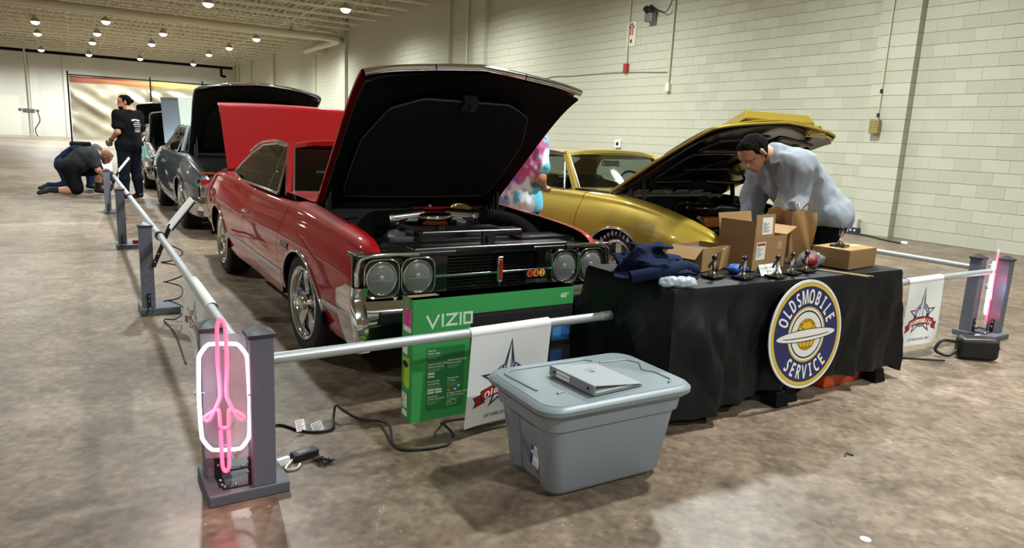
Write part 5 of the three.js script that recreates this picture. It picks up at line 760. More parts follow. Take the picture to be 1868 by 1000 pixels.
// noise for cloth and paper
function surfaceNet(fn, mn, mx, h) { // closed surface of fn < 0
  const nx = Math.ceil((mx[0] - mn[0]) / h) + 1, ny = Math.ceil((mx[1] - mn[1]) / h) + 1, nz = Math.ceil((mx[2] - mn[2]) / h) + 1, F = new Float32Array(nx * ny * nz), id = new Int32Array(nx * ny * nz).fill(-1), pos = [], idx = [];
  const I = (i, j, k) => (k * ny + j) * nx + i;
  for (let k = 0; k < nz; k++) for (let j = 0; j < ny; j++) for (let i = 0; i < nx; i++) F[I(i, j, k)] = fn(mn[0] + i * h, mn[1] + j * h, mn[2] + k * h);
  const E = [[0, 1], [2, 3], [4, 5], [6, 7], [0, 2], [1, 3], [4, 6], [5, 7], [0, 4], [1, 5], [2, 6], [3, 7]];
  for (let k = 0; k < nz - 1; k++) for (let j = 0; j < ny - 1; j++) for (let i = 0; i < nx - 1; i++) {
    const f = []; let m = 0; for (let c = 0; c < 8; c++) { f[c] = F[I(i + (c & 1), j + (c >> 1 & 1), k + (c >> 2))]; if (f[c] < 0) m |= 1 << c; } if (m === 0 || m === 255) continue;
    let x = 0, y = 0, z = 0, n = 0; for (const [a, b] of E) if ((f[a] < 0) !== (f[b] < 0)) { const t = f[a] / (f[a] - f[b]); x += lerp(a & 1, b & 1, t); y += lerp(a >> 1 & 1, b >> 1 & 1, t); z += lerp(a >> 2, b >> 2, t); n++; }
    id[I(i, j, k)] = pos.length / 3; pos.push(mn[0] + (i + x / n) * h, mn[1] + (j + y / n) * h, mn[2] + (k + z / n) * h);
  }
  for (let k = 1; k < nz - 1; k++) for (let j = 1; j < ny - 1; j++) for (let i = 1; i < nx - 1; i++) {
    const a = F[I(i, j, k)] < 0, q = (p, r, s, t, fl) => { if (p < 0 || r < 0 || s < 0 || t < 0) return; if (fl) idx.push(p, r, s, p, s, t); else idx.push(p, s, r, p, t, s); };
    if (a !== F[I(i + 1, j, k)] < 0) q(id[I(i, j - 1, k - 1)], id[I(i, j, k - 1)], id[I(i, j, k)], id[I(i, j - 1, k)], a);
    if (a !== F[I(i, j + 1, k)] < 0) q(id[I(i - 1, j, k - 1)], id[I(i - 1, j, k)], id[I(i, j, k)], id[I(i, j, k - 1)], a);
    if (a !== F[I(i, j, k + 1)] < 0) q(id[I(i - 1, j - 1, k)], id[I(i, j - 1, k)], id[I(i, j, k)], id[I(i - 1, j, k)], a);
  }
  const g = new THREE.BufferGeometry(); g.setAttribute('position', new THREE.Float32BufferAttribute(pos, 3)); g.setIndex(idx); g.computeVertexNormals(); return g;
}
const card = mat(0x9c7a50, 0.8, 0, { bumpMap: grain, bumpScale: 0.0005 }), cardIn = mat(0xa98659, 0.85), kraft = mat(0x8f6c41, 0.8, 0, { bumpMap: grain, bumpScale: 0.0012 });
const sticker = (w, h, rows, head) => canvasTex(w, h, g => { g.fillStyle = '#e9e8e2'; g.fillRect(0, 0, w, h); if (head) { g.fillStyle = '#d5652e'; g.fillRect(w * 0.05, h * 0.06, w * 0.9, h * 0.16); g.fillStyle = '#3a2a20'; g.fillRect(w * 0.12, h * 0.11, w * 0.76, h * 0.05); } g.fillStyle = '#3c3c3c'; for (let i = 0; i < rows; i++) g.fillRect(w * 0.08, h * (0.3 + 0.6 * i / rows), w * (0.25 + 0.5 * ((i * 37) % 10) / 10), h * 0.03); });
function openBox(name, label, p, ry, w, h, d, flaps, th = 0.004) {
  const o = thing(name, label, 'cardboard box', p, ry);
  obj('bottom', bx(w, th, d, [0, th / 2, 0]), cardIn, o);
  obj('wall_panel', bx(w, h, th, [0, h / 2, d / 2]), card, o); obj('wall_panel', bx(w, h, th, [0, h / 2, -d / 2]), card, o); obj('wall_panel', bx(th, h, d, [-w / 2, h / 2, 0]), card, o); obj('wall_panel', bx(th, h, d, [w / 2, h / 2, 0]), card, o);
  for (const [side, L, ang] of flaps) { const f = side === 'f' || side === 'b' ? bx(w, L, th, [0, L / 2, 0]) : bx(th, L, d, [0, L / 2, 0]); const pz = { f: [0, h, d / 2], b: [0, h, -d / 2], l: [-w / 2, h, 0], r: [w / 2, h, 0] }[side], rt = side === 'f' ? [ang, 0, 0] : side === 'b' ? [-ang, 0, 0] : side === 'l' ? [0, 0, ang] : [0, 0, -ang]; obj('flap', T(f, pz, rt), card, o); }
  return o;
}
{
  // clothing heap
  const j = thing('denim_heap', 'heap of folded dark blue denim on the left end of the table', 'clothing', onTable(2.65, -2.75), 0.1); j.scale.set(1.08, 1.15, 1.05);
  const dm = fabric(0x1a243e, { bumpMap: grain, bumpScale: 0.001 });
  obj('folded_denim', surfaceNet((x, y, z) => { const a = n3(x * 9 + 4, y * 26, z * 9), r = n3(x * 22, y * 34 + 7, z * 22); const e = Math.hypot(x / 0.2, (y - 0.02) / 0.12, z / 0.19); const layer = Math.abs(((y * 34 + a * 3.2) % 1) - 0.5); return Math.max((e - 1) * 0.12 + (a - 0.5) * 0.075 + (r - 0.5) * 0.025 + layer * 0.022, -y - 0.0005); }, [-0.26, -0.01, -0.25], [0.26, 0.17, 0.25], 0.009), dm, j);
  obj('sleeve', tube([[-0.24, 0.02, 0.08], [-0.1, 0.05, 0.16], [0.06, 0.06, 0.15], [0.2, 0.03, 0.12]], 0.03, 40, 10), dm, j);
  const k = thing('bubble_package', 'clear plastic wrapped package on the front left corner of the table', 'package', onTable(2.57, -2.47), -0.35);
  obj('wrap', surfaceNet((x, y, z) => Math.hypot(x / 0.1, (y - 0.024) / 0.026, z / 0.045) < 3 ? (Math.pow(Math.pow(Math.abs(x / 0.095), 4) + Math.pow(Math.abs((y - 0.024) / 0.023), 3) + Math.pow(Math.abs(z / 0.042), 4), 0.25) - 1) * 0.03 + (n3(x * 60, y * 60, z * 60) - 0.5) * 0.012 : 0.1, [-0.12, -0.005, -0.06], [0.12, 0.06, 0.06], 0.006), phys(0xd8e4ea, 0.25, 0, { transmission: 0.45, thickness: 0 }), k);
  obj('contents', rb(0.15, 0.022, 0.05, 0.01, [0, 0.022, 0]), mat(0xa9bcc8, 0.5), k);
  // cartons
  const a = openBox('open_carton', 'low open cardboard carton lying on its side behind the denim', onTable(3.13, -2.85), 0.22, 0.3, 0.135, 0.2, [['l', 0.1, 2.2]]);
  obj('dark_contents', bx(0.18, 0.05, 0.16, [-0.03, 0.09, 0]), C.black, a);
  for (const [x, z] of [[0.002, 0]]) obj('front_flap', T(bx(0.19, 0.125, 0.004), [0.08, 0.066, 0.115], [0.1, 0.25, 0]), cardIn, a);
  const b = openBox('tall_carton', 'tall opened cardboard carton with shipping labels behind the trophies', onTable(3.5, -2.78), 0.12, 0.35, 0.2, 0.24, [['f', 0.0, 0], ['b', 0.12, 0.2], ['r', 0.12, 1.2], ['l', 0.09, -0.05]]);
  obj('standing_flap', T(bx(0.2, 0.13, 0.004, [0, 0.065, 0]), [-0.07, 0.2, 0.12], [-0.06, 0, 0]), card, b);
  obj('shipping_label', T(new THREE.PlaneGeometry(0.11, 0.1), [-0.05, 0.262, 0.119], [-0.06, 0, 0]), mat(0xffffff, 0.6, 0, { map: sticker(128, 112, 9) }), b); obj('packing_slip', T(new THREE.PlaneGeometry(0.095, 0.105), [-0.1, 0.115, 0.1225]), mat(0xffffff, 0.4, 0, { map: sticker(128, 140, 7, true) }), b); obj('tape_strip', T(new THREE.PlaneGeometry(0.05, 0.05), [0.1, 0.14, 0.1225]), mat(0xb89c6c, 0.3), b);
  // paper bag
  const p = thing('paper_bag', 'brown paper shopping bag with twisted handles beside the tall carton', 'paper bag', onTable(3.97, -2.86), 0.08);
  const pf = (sz) => grid(16, 16, (u, v) => { const x = (u - 0.5) * 0.3 * (1 - 0.04 * Math.sin(v * 3)), k = sz * (0.075 + 0.012 * Math.sin(v * 2.5) + 0.006 * Math.sin(u * 9 + v * 7)); return [x, v * 0.33 + 0.012 * Math.sin(u * 5) * v, k]; });
  obj('front_sheet', pf(1), kraft, p); obj('back_sheet', pf(-1), kraft, p);
  for (const s of [-1, 1]) obj('gusset', grid(8, 12, (u, v) => [s * (0.15 * (1 - 0.04 * Math.sin(v * 3)) - 0.035 * Math.sin(Math.PI * u) * v), v * 0.33 + (s > 0 ? 0.012 * Math.sin(5) * v : 0), (u - 0.5) * 2 * (0.075 + 0.012 * Math.sin(v * 2.5))]), kraft, p);
  obj('bag_floor', bx(0.29, 0.004, 0.14, [0, 0.002, 0]), kraft, p);
  for (const s of [-1, 1]) obj('handle', grid(20, 2, (u, v) => { const t = Math.PI * u, R = 0.05 + (v - 0.5) * 0.012; return [-Math.cos(t) * (0.07 + (v - 0.5) * 0.012) + s * 0.02, 0.33 + Math.sin(t) * R * 1.1, s * 0.085 + 0.02 * s * Math.sin(t)]; }), kraft, p);
  obj('tissue', grid(8, 8, (u, v) => [0.04 + u * 0.09, 0.3 + v * 0.07 + 0.01 * Math.sin(u * 8), -0.02 + 0.03 * Math.sin(u * 3 + v * 2)]), mat(0xd9d2c0, 0.7), p);
  // right carton, plastic bag, pouch, card, sticks, plaques
  const c = openBox('flat_carton', 'low closed cardboard carton at the right end of the table with a trophy on it', onTable(4.18, -2.6), 0.12, 0.36, 0.115, 0.24, []); obj('top_flap', M([bx(0.178, 0.004, 0.24, [-0.09, 0.117, 0]), bx(0.178, 0.004, 0.24, [0.091, 0.117, 0])]), card, c); obj('tape', bx(0.36, 0.001, 0.05, [0, 0.1195, 0], [0, 0, 0]), mat(0xc9b487, 0.3), c);
  const g = thing('plastic_bag', 'clear plastic bag with red contents between the paper bag and the flat carton', 'plastic bag', onTable(3.88, -2.63), 0.1);
  obj('film', surfaceNet((x, y, z) => (Math.hypot(x / 0.1, (y - 0.045) / 0.05, z / 0.06) - 1) * 0.05 + (n3(x * 34, y * 34, z * 34) - 0.5) * 0.03, [-0.13, -0.004, -0.09], [0.13, 0.12, 0.09], 0.008), phys(0xe8edf0, 0.12, 0, { transmission: 0.85, thickness: 0 }), g); obj('red_contents', sph(0.05, [-0.035, 0.044, 0.015], [1.2, 0.8, 0.9]), mat(0xa01620, 0.5), g); obj('blue_contents', sph(0.02, [0.05, 0.025, 0.02], [1.2, 0.8, 0.9]), mat(0x2a4a9c, 0.5), g);
  const q = obj('blue_pouch', T(surfaceNet((x, y, z) => (Math.hypot(x / 0.075, (y - 0.026) / 0.03, z / 0.04) - 1) * 0.03 + (n3(x * 40, y * 40, z * 40) - 0.5) * 0.015, [-0.1, -0.004, -0.06], [0.1, 0.07, 0.06], 0.006), onTable(3.2, -2.62)), mat(0x1f4f9c, 0.6)); tag(q, 'small crumpled bright blue pouch beside the tall carton', 'pouch');
  const cardT = canvasTex(512, 128, (g2, w, h) => { g2.fillStyle = '#e6ece6'; g2.fillRect(0, 0, w, h); g2.fillStyle = '#3d4a46'; g2.font = 'bold 30px sans-serif'; g2.textAlign = 'center'; g2.fillText('NORTH TEXAS OLDSMOBILE CLUB', w / 2, 55); g2.fillText('MEMBERS CARS', w / 2, 96); });
  const k2 = thing('name_card', 'white folded name card with two lines of print among the trophies', 'card', onTable(3.36, -2.54), 0.1); obj('front_leaf', T(new THREE.PlaneGeometry(0.21, 0.065), [0, 0.031, 0.014], [-0.42, 0, 0]), mat(0xffffff, 0.6, 0, { map: cardT }), k2); obj('back_leaf', T(new THREE.PlaneGeometry(0.21, 0.065), [0, 0.031, -0.014], [0.42, 0, 0]), C.white, k2);
  for (const [i, dz] of [[0, 0], [1, 0.03]]) tag(obj('wooden_stick', rb(0.006, 0.006, 0.3, 0.002, [3.86 + i * 0.03, TY + 0.008, -2.4 + dz * 0.3], [0, 0.32 + i * 0.12, 0]), mat(0xc9a877, 0.6)), ['thin wooden stick on the table, the one nearer the trophies', 'thin wooden stick on the table, the one nearer the flat carton'][i], 'stick', 'wooden sticks on the table');
  // trophies
  const figure = (o, s) => {
    obj('plinth', rb(0.1, 0.012, 0.09, 0.003, [0, 0.006, 0]), C.gloss, o); obj('foot', lathe([[0.001, 0.034], [0.012, 0.034], [0.018, 0.026], [0.03, 0.018], [0.032, 0.012], [0.001, 0.012]], 24), C.chrome, o);
    obj('stem', lathe([[0.001, 0.1], [0.012, 0.098], [0.014, 0.08], [0.008, 0.06], [0.01, 0.034], [0.001, 0.034]], 20), C.chrome, o);
    obj('sphere', sph(0.016, [0, 0.112, 0]), C.gloss, o); obj('fin', M([bar([0, 0.1, 0], [-0.05 * s, 0.075, 0.01], 0.014, 0.005), bar([-0.05 * s, 0.075, 0.01], [-0.06 * s, 0.06, 0.012], 0.01, 0.005)]), C.gloss, o); obj('collar', tor(0.012, 0.003, [0, 0.095, 0], [Math.PI / 2, 0, 0], 18, 6), C.chrome, o);
  };
  const tr = [[2.95, -2.58, 'trophy beside the denim heap, leftmost of all'], [3.1, -2.5, 'trophy at the left end of the white name card'], [3.33, -2.46, 'trophy standing before the middle of the white name card'], [3.52, -2.5, 'trophy just right of the name card, left of a pair'], [3.68, -2.52, 'trophy before the paper bag, right one of a pair']];
  for (const [x, z, l] of tr) { const o = thing('trophy', 'small black and chrome ' + l, 'trophy', onTable(x, z), 0.1, 'trophies on the table'); figure(o, 1); }
  const o = thing('trophy', 'small black and chrome trophy standing on the flat carton', 'trophy', [4.12, TY + 0.127, -2.6], 0.2, 'trophies on the table'); figure(o, 1);
  // under and beside the table
  const tb = thing('tool_tray', 'orange plastic tray on the floor under the table', 'tray', [4.02, 0, -2.5], 0.04); obj('body', (() => { const q = rb(0.42, 0.13, 0.22, 0.012, [0, 0.065, 0]), p = q.attributes.position; for (let i = 0; i < p.count; i++) { const k = 0.9 + 0.1 * p.getY(i) / 0.13; p.setX(i, p.getX(i) * k); p.setZ(i, p.getZ(i) * k); } return q; })(), mat(0xc2481c, 0.5), tb); obj('notch', bx(0.03, 0.06, 0.02, [0.07, 0.1, 0.104]), mat(0x7a2a10, 0.6), tb);
  const sc = openBox('small_carton', 'small cardboard carton on the floor behind the right end of the table', [4.76, 0, -2.78], 0.1, 0.26, 0.27, 0.3, [['r', 0.08, 1.9]]);
}
// ---------- people ----------
const cap = (p, a, b, ra, rb2) => { const bx2 = b[0] - a[0], by = b[1] - a[1], bz = b[2] - a[2], px = p[0] - a[0], py = p[1] - a[1], pz = p[2] - a[2], l2 = bx2 * bx2 + by * by + bz * bz || 1e-9, t = clamp((px * bx2 + py * by + pz * bz) / l2, 0, 1); return Math.hypot(px - bx2 * t, py - by * t, pz - bz * t) - lerp(ra, rb2, t); };
const smin = (a, b, k) => { const h = clamp(0.5 + 0.5 * (b - a) / k, 0, 1); return lerp(b, a, h) - k * h * (1 - h); };
function field(bones, k = 0.03) { return (x, y, z) => { let d = 9; const p = [x, y, z]; for (const b of bones) d = smin(d, cap(p, b[0], b[1], b[2], b[3] === undefined ? b[2] : b[3]), k); return d; }; }
function bounds(bones, pad) { const mn = [9, 9, 9], mx = [-9, -9, -9]; for (const b of bones) for (const q of [b[0], b[1]]) for (let i = 0; i < 3; i++) { const r = Math.max(b[2], b[3] || 0) + pad; mn[i] = Math.min(mn[i], q[i] - r); mx[i] = Math.max(mx[i], q[i] + r); } return [mn, mx]; }
const mixp = (a, b, t) => a.map((v, i) => lerp(v, b[i], t));
const skinMat = phys(0xb98468, 0.55, 0, { sheen: 0.1 }), skinDark = phys(0xa8755a, 0.55, 0);
function handBones(w, dir, up, side, curl = 0.5) { // palm, four fingers of unequal length and a thumb leaving the side of the palm
  const f = V(...dir).normalize(), u = V(...up).normalize(), s = new THREE.Vector3().crossVectors(f, u).normalize().multiplyScalar(side), W = V(...w), out = [], P = (a, b, c) => { const q = W.clone().addScaledVector(f, a).addScaledVector(s, b).addScaledVector(u, c); return [q.x, q.y, q.z]; };
  out.push([P(0, 0, 0), P(0.075, 0, 0), 0.022, 0.026], [P(0.03, -0.02, 0), P(0.08, -0.028, 0), 0.014], [P(0.03, 0.02, 0), P(0.08, 0.028, 0), 0.014]);
  [0.07, 0.082, 0.075, 0.058].forEach((L, i) => { const b = 0.03 - i * 0.02, c = curl; out.push([P(0.08, b, 0), P(0.08 + L * 0.5, b, -L * 0.25 * c), 0.0095, 0.009], [P(0.08 + L * 0.5, b, -L * 0.25 * c), P(0.08 + L * (1 - 0.45 * c), b, -L * 0.85 * c), 0.009, 0.0075]); });
  out.push([P(0.02, 0.02, 0), P(0.05, 0.05, -0.012), 0.013, 0.011], [P(0.05, 0.05, -0.012), P(0.085, 0.056, -0.03), 0.011, 0.009]); return out;
}
function headBones(c, f, u) { // skull, jaw, nose, brow, ears; f = where the face looks
  const F = V(...f).normalize(), S = new THREE.Vector3().crossVectors(V(...u), F).normalize(), U = new THREE.Vector3().crossVectors(F, S), Cc = V(...c), P = (a, b, d) => { const q = Cc.clone().addScaledVector(F, a).addScaledVector(S, b).addScaledVector(U, d); return [q.x, q.y, q.z]; };
  return { P, bones: [[P(-0.025, 0, 0.03), P(0.02, 0, 0.035), 0.084, 0.078], [P(0.0, 0, -0.02), P(0.035, 0, -0.05), 0.07, 0.058], [P(0.045, 0, -0.08), P(0.06, 0, -0.09), 0.038, 0.032], [P(0.085, 0, 0.0), P(0.108, 0, -0.028), 0.009, 0.015], [P(0.085, -0.03, 0.022), P(0.085, 0.03, 0.022), 0.014], [P(0.09, -0.015, -0.058), P(0.09, 0.015, -0.058), 0.011], ...[-1, 1].flatMap(s => [[P(0.0, s * 0.083, 0.012), P(-0.008, s * 0.09, -0.03), 0.013, 0.009]])] };
}
function person(label, pos, ry, scale, J, W) {
  const o = thing('person', label, 'person', pos, ry); o.scale.setScalar(scale); const B = W.build || 1, r = v => v * B;
  const H = headBones(J.head, J.look, J.headUp || [0, 1, 0]);
  const torso = [[J.pelvis, J.chest, r(0.135), r(0.15)], [mixp(J.pelvis, J.chest, 0.4), mixp(J.pelvis, J.chest, 0.45).map((v, i) => v + J.fwd[i] * 0.03), r(0.13), r(0.14)], [J.chest, J.neck, r(0.135), 0.07], [J.sh[0], J.sh[1], r(0.075)], [mixp(J.sh[0], J.chest, 0.4), mixp(J.sh[1], J.chest, 0.4), r(0.105)], [J.hip[0], J.hip[1], r(0.12)]];
  const limbs = []; const armU = [], armL = [], legU = [], legL = [], feet = [];
  for (const i of [0, 1]) {
    armU.push([J.sh[i], J.el[i], r(0.06), r(0.045)]); armL.push([J.el[i], J.wr[i], r(0.043), 0.028]);
    legU.push([J.hip[i], J.knee[i], r(0.095), r(0.065)]); legL.push([J.knee[i], mixp(J.knee[i], J.an[i], 0.35), r(0.06), r(0.062)], [mixp(J.knee[i], J.an[i], 0.35), J.an[i], r(0.06), 0.04]); feet.push([J.an[i], J.toe[i], 0.045, 0.036]);
    limbs.push(...handBones(J.wr[i], J.hand[i], J.palm ? J.palm[i] : [0, 1, 0], i ? -1 : 1, 0.6));
  }
  const neck = [[J.neck, mixp(J.neck, J.head, 0.75), 0.062, 0.056]];
  const all = [...torso, ...neck, ...armU, ...armL, ...legU, ...legL, ...feet]; const [mn, mx] = bounds(all, 0.04);
  const lo = [...H.bones, ...neck], [hn, hx] = bounds(lo, 0.03), [qn, qx] = bounds(limbs, 0.02), hands = [limbs.slice(0, limbs.length / 2), limbs.slice(limbs.length / 2)];
  const parts = [surfaceNet(field(all, 0.035), mn, mx, 0.016), surfaceNet(field(lo, 0.022), hn, hx, 0.006)]; for (const hb of hands) { const [an, ax] = bounds(hb, 0.02); parts.push(surfaceNet(field(hb, 0.007), an, ax, 0.005)); }
  obj('body', M(parts), W.skin || skinMat, o);
  const wrinkle = (f, amp, sc) => (x, y, z) => f(x, y, z) + (n3(x * sc, y * sc * 0.7, z * sc) - 0.5) * amp + Math.abs(n3(x * sc * 1.7 + 5, y * sc * 1.1, z * sc * 1.7) - 0.5) * amp * 0.7;
  const cloth = (nm, bones, add, m, k, h, cut, amp = 0.02, sc = 9) => { const bb = bones.map(b => [b[0], b[1], b[2] + add, (b[3] === undefined ? b[2] : b[3]) + add]), [a, b] = bounds(bb, 0.04), f = wrinkle(field(bb, k), amp, sc), ff = cut ? (x, y, z) => Math.max(f(x, y, z), cut(x, y, z)) : f; return obj(nm, surfaceNet(ff, a, b, h), m, o); };
  const hh = W.cell || 0.016;
  cloth('trousers', [torso[0], torso[5], ...legU.map(b => W.shorts ? [b[0], mixp(b[0], b[1], 0.88), b[2] + 0.012, b[3] + 0.03] : b), ...(W.shorts ? [] : legL)].map((b, i) => i === 0 ? [b[0], mixp(b[0], b[1], 0.12), b[2], b[2]] : b), 0.02, W.trousers, 0.04, hh);
  const sl = W.long ? [...armU, ...armL.map(b => [b[0], mixp(b[0], b[1], 0.94), b[2] + 0.006, b[3] + 0.01])] : armU.map(b => [b[0], mixp(b[0], b[1], 0.62), b[2] + 0.006, b[3] + 0.022]);
  const shirt = cloth('shirt', [...(W.hemY ? torso : torso.slice(0, 5)), ...sl].map((b, i) => i === 2 ? [b[0], mixp(b[0], b[1], 0.86), b[2], 0.075] : b), W.ease || 0.022, W.shirt, 0.045, hh, W.hemY ? (x, y, z) => W.hemY - y : (() => { const ax = V(...J.chest).sub(V(...J.pelvis)).normalize(), P0 = V(...J.pelvis), hem = W.hem || 0.05; return (x, y, z) => -hem - ((x - P0.x) * ax.x + (y - P0.y) * ax.y + (z - P0.z) * ax.z); })(), W.amp || 0.034, W.sc || 12);
  if (W.dye) { const p = shirt.geometry.attributes.position, c = []; for (let i = 0; i < p.count; i++) { const x = p.getX(i), y = p.getY(i), z = p.getZ(i), a = n3(x * 9 + 3, y * 9, z * 9) + 0.35 * (n3(x * 24, y * 24, z * 24) - 0.5), b = n3(x * 7 + 30, y * 7 + 11, z * 7) + 0.4 * (n3(x * 21, y * 21 + 9, z * 21) - 0.5); const e = n3(x * 8 - 7, y * 8 + 21, z * 8) + 0.35 * (n3(x * 23, y * 23, z * 23 + 4) - 0.5); let w = [0.78, 0.84, 0.88]; const mx = (q, t) => { w = w.map((v, k) => lerp(v, q[k], t)); }; mx([0.1, 0.5, 0.68], smooth(0.4, 0.54, a) * 0.95); mx([0.55, 0.08, 0.3], smooth(0.55, 0.68, b) * 0.9); mx([0.1, 0.12, 0.5], smooth(0.6, 0.72, e) * 0.9); c.push(...w); } shirt.geometry.setAttribute('color', new THREE.Float32BufferAttribute(c, 3)); }
  for (const i of [0, 1]) { const t = V(...J.toe[i]).sub(V(...J.an[i])), n = t.length(); const e = mixp(J.an[i], J.toe[i], 1.05), low = J.soleDir ? J.soleDir[i] : [0, -1, 0]; const bb = [[mixp(J.an[i], J.toe[i], -0.2).map((v, k) => v + low[k] * 0.03), e, 0.045, 0.04], [J.an[i], mixp(J.an[i], J.toe[i], 0.4), 0.048, 0.05]], [a, b] = bounds(bb, 0.03); obj('shoe', surfaceNet(field(bb, 0.02), a, b, 0.012), W.shoes || C.black, o); if (W.socks) { const sb = [[J.an[i], mixp(J.an[i], J.knee[i], 0.3), 0.052, 0.058]], [c1, c2] = bounds(sb, 0.02); obj('sock', surfaceNet(field(sb, 0.02), c1, c2, 0.012), W.socks, o); } }
  // hair: the skull swollen a little, cut off in front of the hairline
  const F = V(...J.look).normalize(), hb = H.bones.slice(0, 2).map(b => [b[0], b[1], b[2] + 0.008, b[3] + 0.008]), hf = field(hb, 0.022), Cc = V(...J.head), Ud = V(...H.P(0, 0, 1)).sub(Cc).normalize(), [ha, hz] = bounds(hb, 0.03);
  obj('hair', surfaceNet((x, y, z) => { const d = V(x, y, z).sub(Cc), a = d.dot(F), u = d.dot(Ud); return Math.max(hf(x, y, z) + (n3(x * 60, y * 60, z * 60) - 0.5) * 0.008, a - 0.042 - Math.max(0, u - 0.06) * 1.2, (a > -0.01 ? -0.03 + 1.3 * (a + 0.0) - u : -0.08 - u)); }, ha, hz, 0.007), W.hair || C.matte, o);
  if (W.beard) { const bf = field(H.bones.slice(1, 3).map(b => [b[0], b[1], b[2] + 0.008, b[3] + 0.008]), 0.02); obj('beard', surfaceNet((x, y, z) => { const d = V(x, y, z).sub(Cc); return Math.max(bf(x, y, z), d.dot(Ud) + 0.075, 0.03 - d.dot(F)); }, ha.map(v => v - 0.05), hz.map(v => v + 0.05), 0.007), W.hair || C.matte, o); }
  for (const s of [-1, 1]) obj('eye', sph(0.011, H.P(0.08, s * 0.031, 0.004), [1, 1, 1], 10), mat(0x2a1c14, 0.3), o);
  return { o, H };
}
const denim = fabric(0x131822, { bumpMap: grain, bumpScale: 0.001 });
{ // standing man in black, seen from behind, looking to the left
  const { o, H } = person('standing man in a black printed T-shirt and dark jeans, holding a roll of tape', [0.9, 0, -14.78], -2.55, 1.075, {
    fwd: [0, 0, 1], pelvis: [0, 0.97, 0], chest: [0, 1.27, 0.0], neck: [0, 1.47, -0.01], head: [0.02, 1.64, 0.04], look: [0.88, -0.05, 0.48], sh: [[0.185, 1.41, 0], [-0.185, 1.41, 0]], el: [[0.24, 1.14, -0.04], [-0.25, 1.13, 0.0]], wr: [[0.2, 0.99, 0.19], [-0.24, 0.94, 0.14]], hand: [[-0.3, -0.3, 1], [0.1, -0.6, 0.8]], palm: [[0.6, 0.6, 0.2], [-0.9, 0.2, 0]],
    hip: [[0.095, 0.93, 0], [-0.095, 0.93, 0]], knee: [[0.12, 0.5, 0.02], [-0.12, 0.5, 0.03]], an: [[0.14, 0.085, -0.03], [-0.13, 0.085, -0.02]], toe: [[0.17, 0.04, 0.13], [-0.16, 0.04, 0.14]] },
    { shirt: fabric(0x111216), trousers: denim, hair: fabric(0x080707), beard: true, build: 1.06, skin: skinMat, cell: 0.014, hemY: 0.9 });
  const tx = canvasTex(256, 256, (g, w) => { g.clearRect(0, 0, w, w); g.fillStyle = '#d9d9d6'; let q = 3; const R = () => (q = (q * 16807) % 2147483647) / 2147483647; [[14, 40, 200, 26], [70, 84, 120, 14], [40, 108, 170, 16], [60, 134, 150, 14], [80, 164, 110, 8], [76, 184, 120, 14], [76, 204, 110, 14]].forEach(([x, y, W2, h]) => { let X = x; while (X < x + W2) { const l = 6 + R() * 12; g.fillRect(X, y + (y === 40 ? Math.abs(X - 110) * 0.12 : 0), l * 0.75, h * (0.7 + R() * 0.4)); X += l + 2; } }); });
  obj('shirt_print', grid(12, 12, (u, v) => { const x = (0.5 - u) * 0.2 - 0.02, y = lerp(1.1, 1.42, v); return [x, y, -0.178 + 0.5 * x * x - 0.012 * Math.sin(Math.PI * v) + 0.05 * smooth(1.3, 1.44, y)]; }), mat(0xffffff, 0.9, 0, { map: tx, alphaTest: 0.5, transparent: true }), o);
  obj('hair_bun', sph(0.035, H.P(-0.115, 0, 0.02), [1, 1, 1], 14), fabric(0x080707), o); obj('watch', tor(0.034, 0.011, mixp([0.24, 1.14, -0.04], [0.2, 0.99, 0.19], 0.9), [0.9, 0.2, 0]), C.black, o);
  const t = thing('tape_roll', 'roll of grey tape held by the standing man', 'tape', [0.9, 0, -14.78], -2.55); t.scale.setScalar(1.075); obj('roll', M([lathe([[0.035, -0.024], [0.058, -0.024], [0.058, 0.024], [0.035, 0.024], [0.035, -0.024]], 28, [0.16, 0.945, 0.29], [0.3, 0, 1.4])]), mat(0x8f9088, 0.5), t);
  const rg = thing('green_cloth', 'pale green cloth hanging from the back pocket of the standing man', 'cloth', [0.9, 0, -14.78], -2.55); rg.scale.setScalar(1.075); obj('cloth', shell(8, 10, (u, v) => [-0.2 + u * 0.08, 0.72 + v * 0.2, -0.15 - 0.02 * Math.sin(u * 9) + 0.01 * v], 0.006), mat(0x7fb5a0, 0.9), rg);
}
const crouch = { fwd: [0, 0, 1], pelvis: [0, 0.5, -0.05], chest: [0, 0.69, 0.17], neck: [0, 0.76, 0.37], head: [-0.03, 0.7, 0.52], look: [-0.1, -0.75, 0.66], headUp: [0, 0.7, 0.7], sh: [[0.18, 0.71, 0.31], [-0.18, 0.71, 0.31]], el: [[0.24, 0.46, 0.4], [-0.23, 0.47, 0.38]], wr: [[0.16, 0.22, 0.56], [-0.14, 0.2, 0.58]], hand: [[0, -0.8, 0.5], [0, -0.8, 0.5]], palm: [[0, 0.5, 0.8], [0, 0.5, 0.8]],
  hip: [[0.1, 0.47, -0.04], [-0.1, 0.47, -0.04]], knee: [[0.13, 0.46, 0.4], [-0.12, 0.085, 0.02]], an: [[0.13, 0.09, 0.37], [-0.12, 0.1, -0.4]], toe: [[0.14, 0.04, 0.53], [-0.12, 0.05, -0.54]], soleDir: [[0, -1, 0], [0, 0, 0]] };
person('man in a grey T-shirt and black shorts kneeling on one knee by the fence', [0.0, 0, -15.7], Math.PI / 2, 1.04, crouch, { shirt: fabric(0x34373a), trousers: fabric(0x121215), shorts: true, hair: fabric(0x8f6f5c), shoes: mat(0x161618, 0.7), socks: mat(0x18181a, 0.9), build: 1.12, cell: 0.014 });
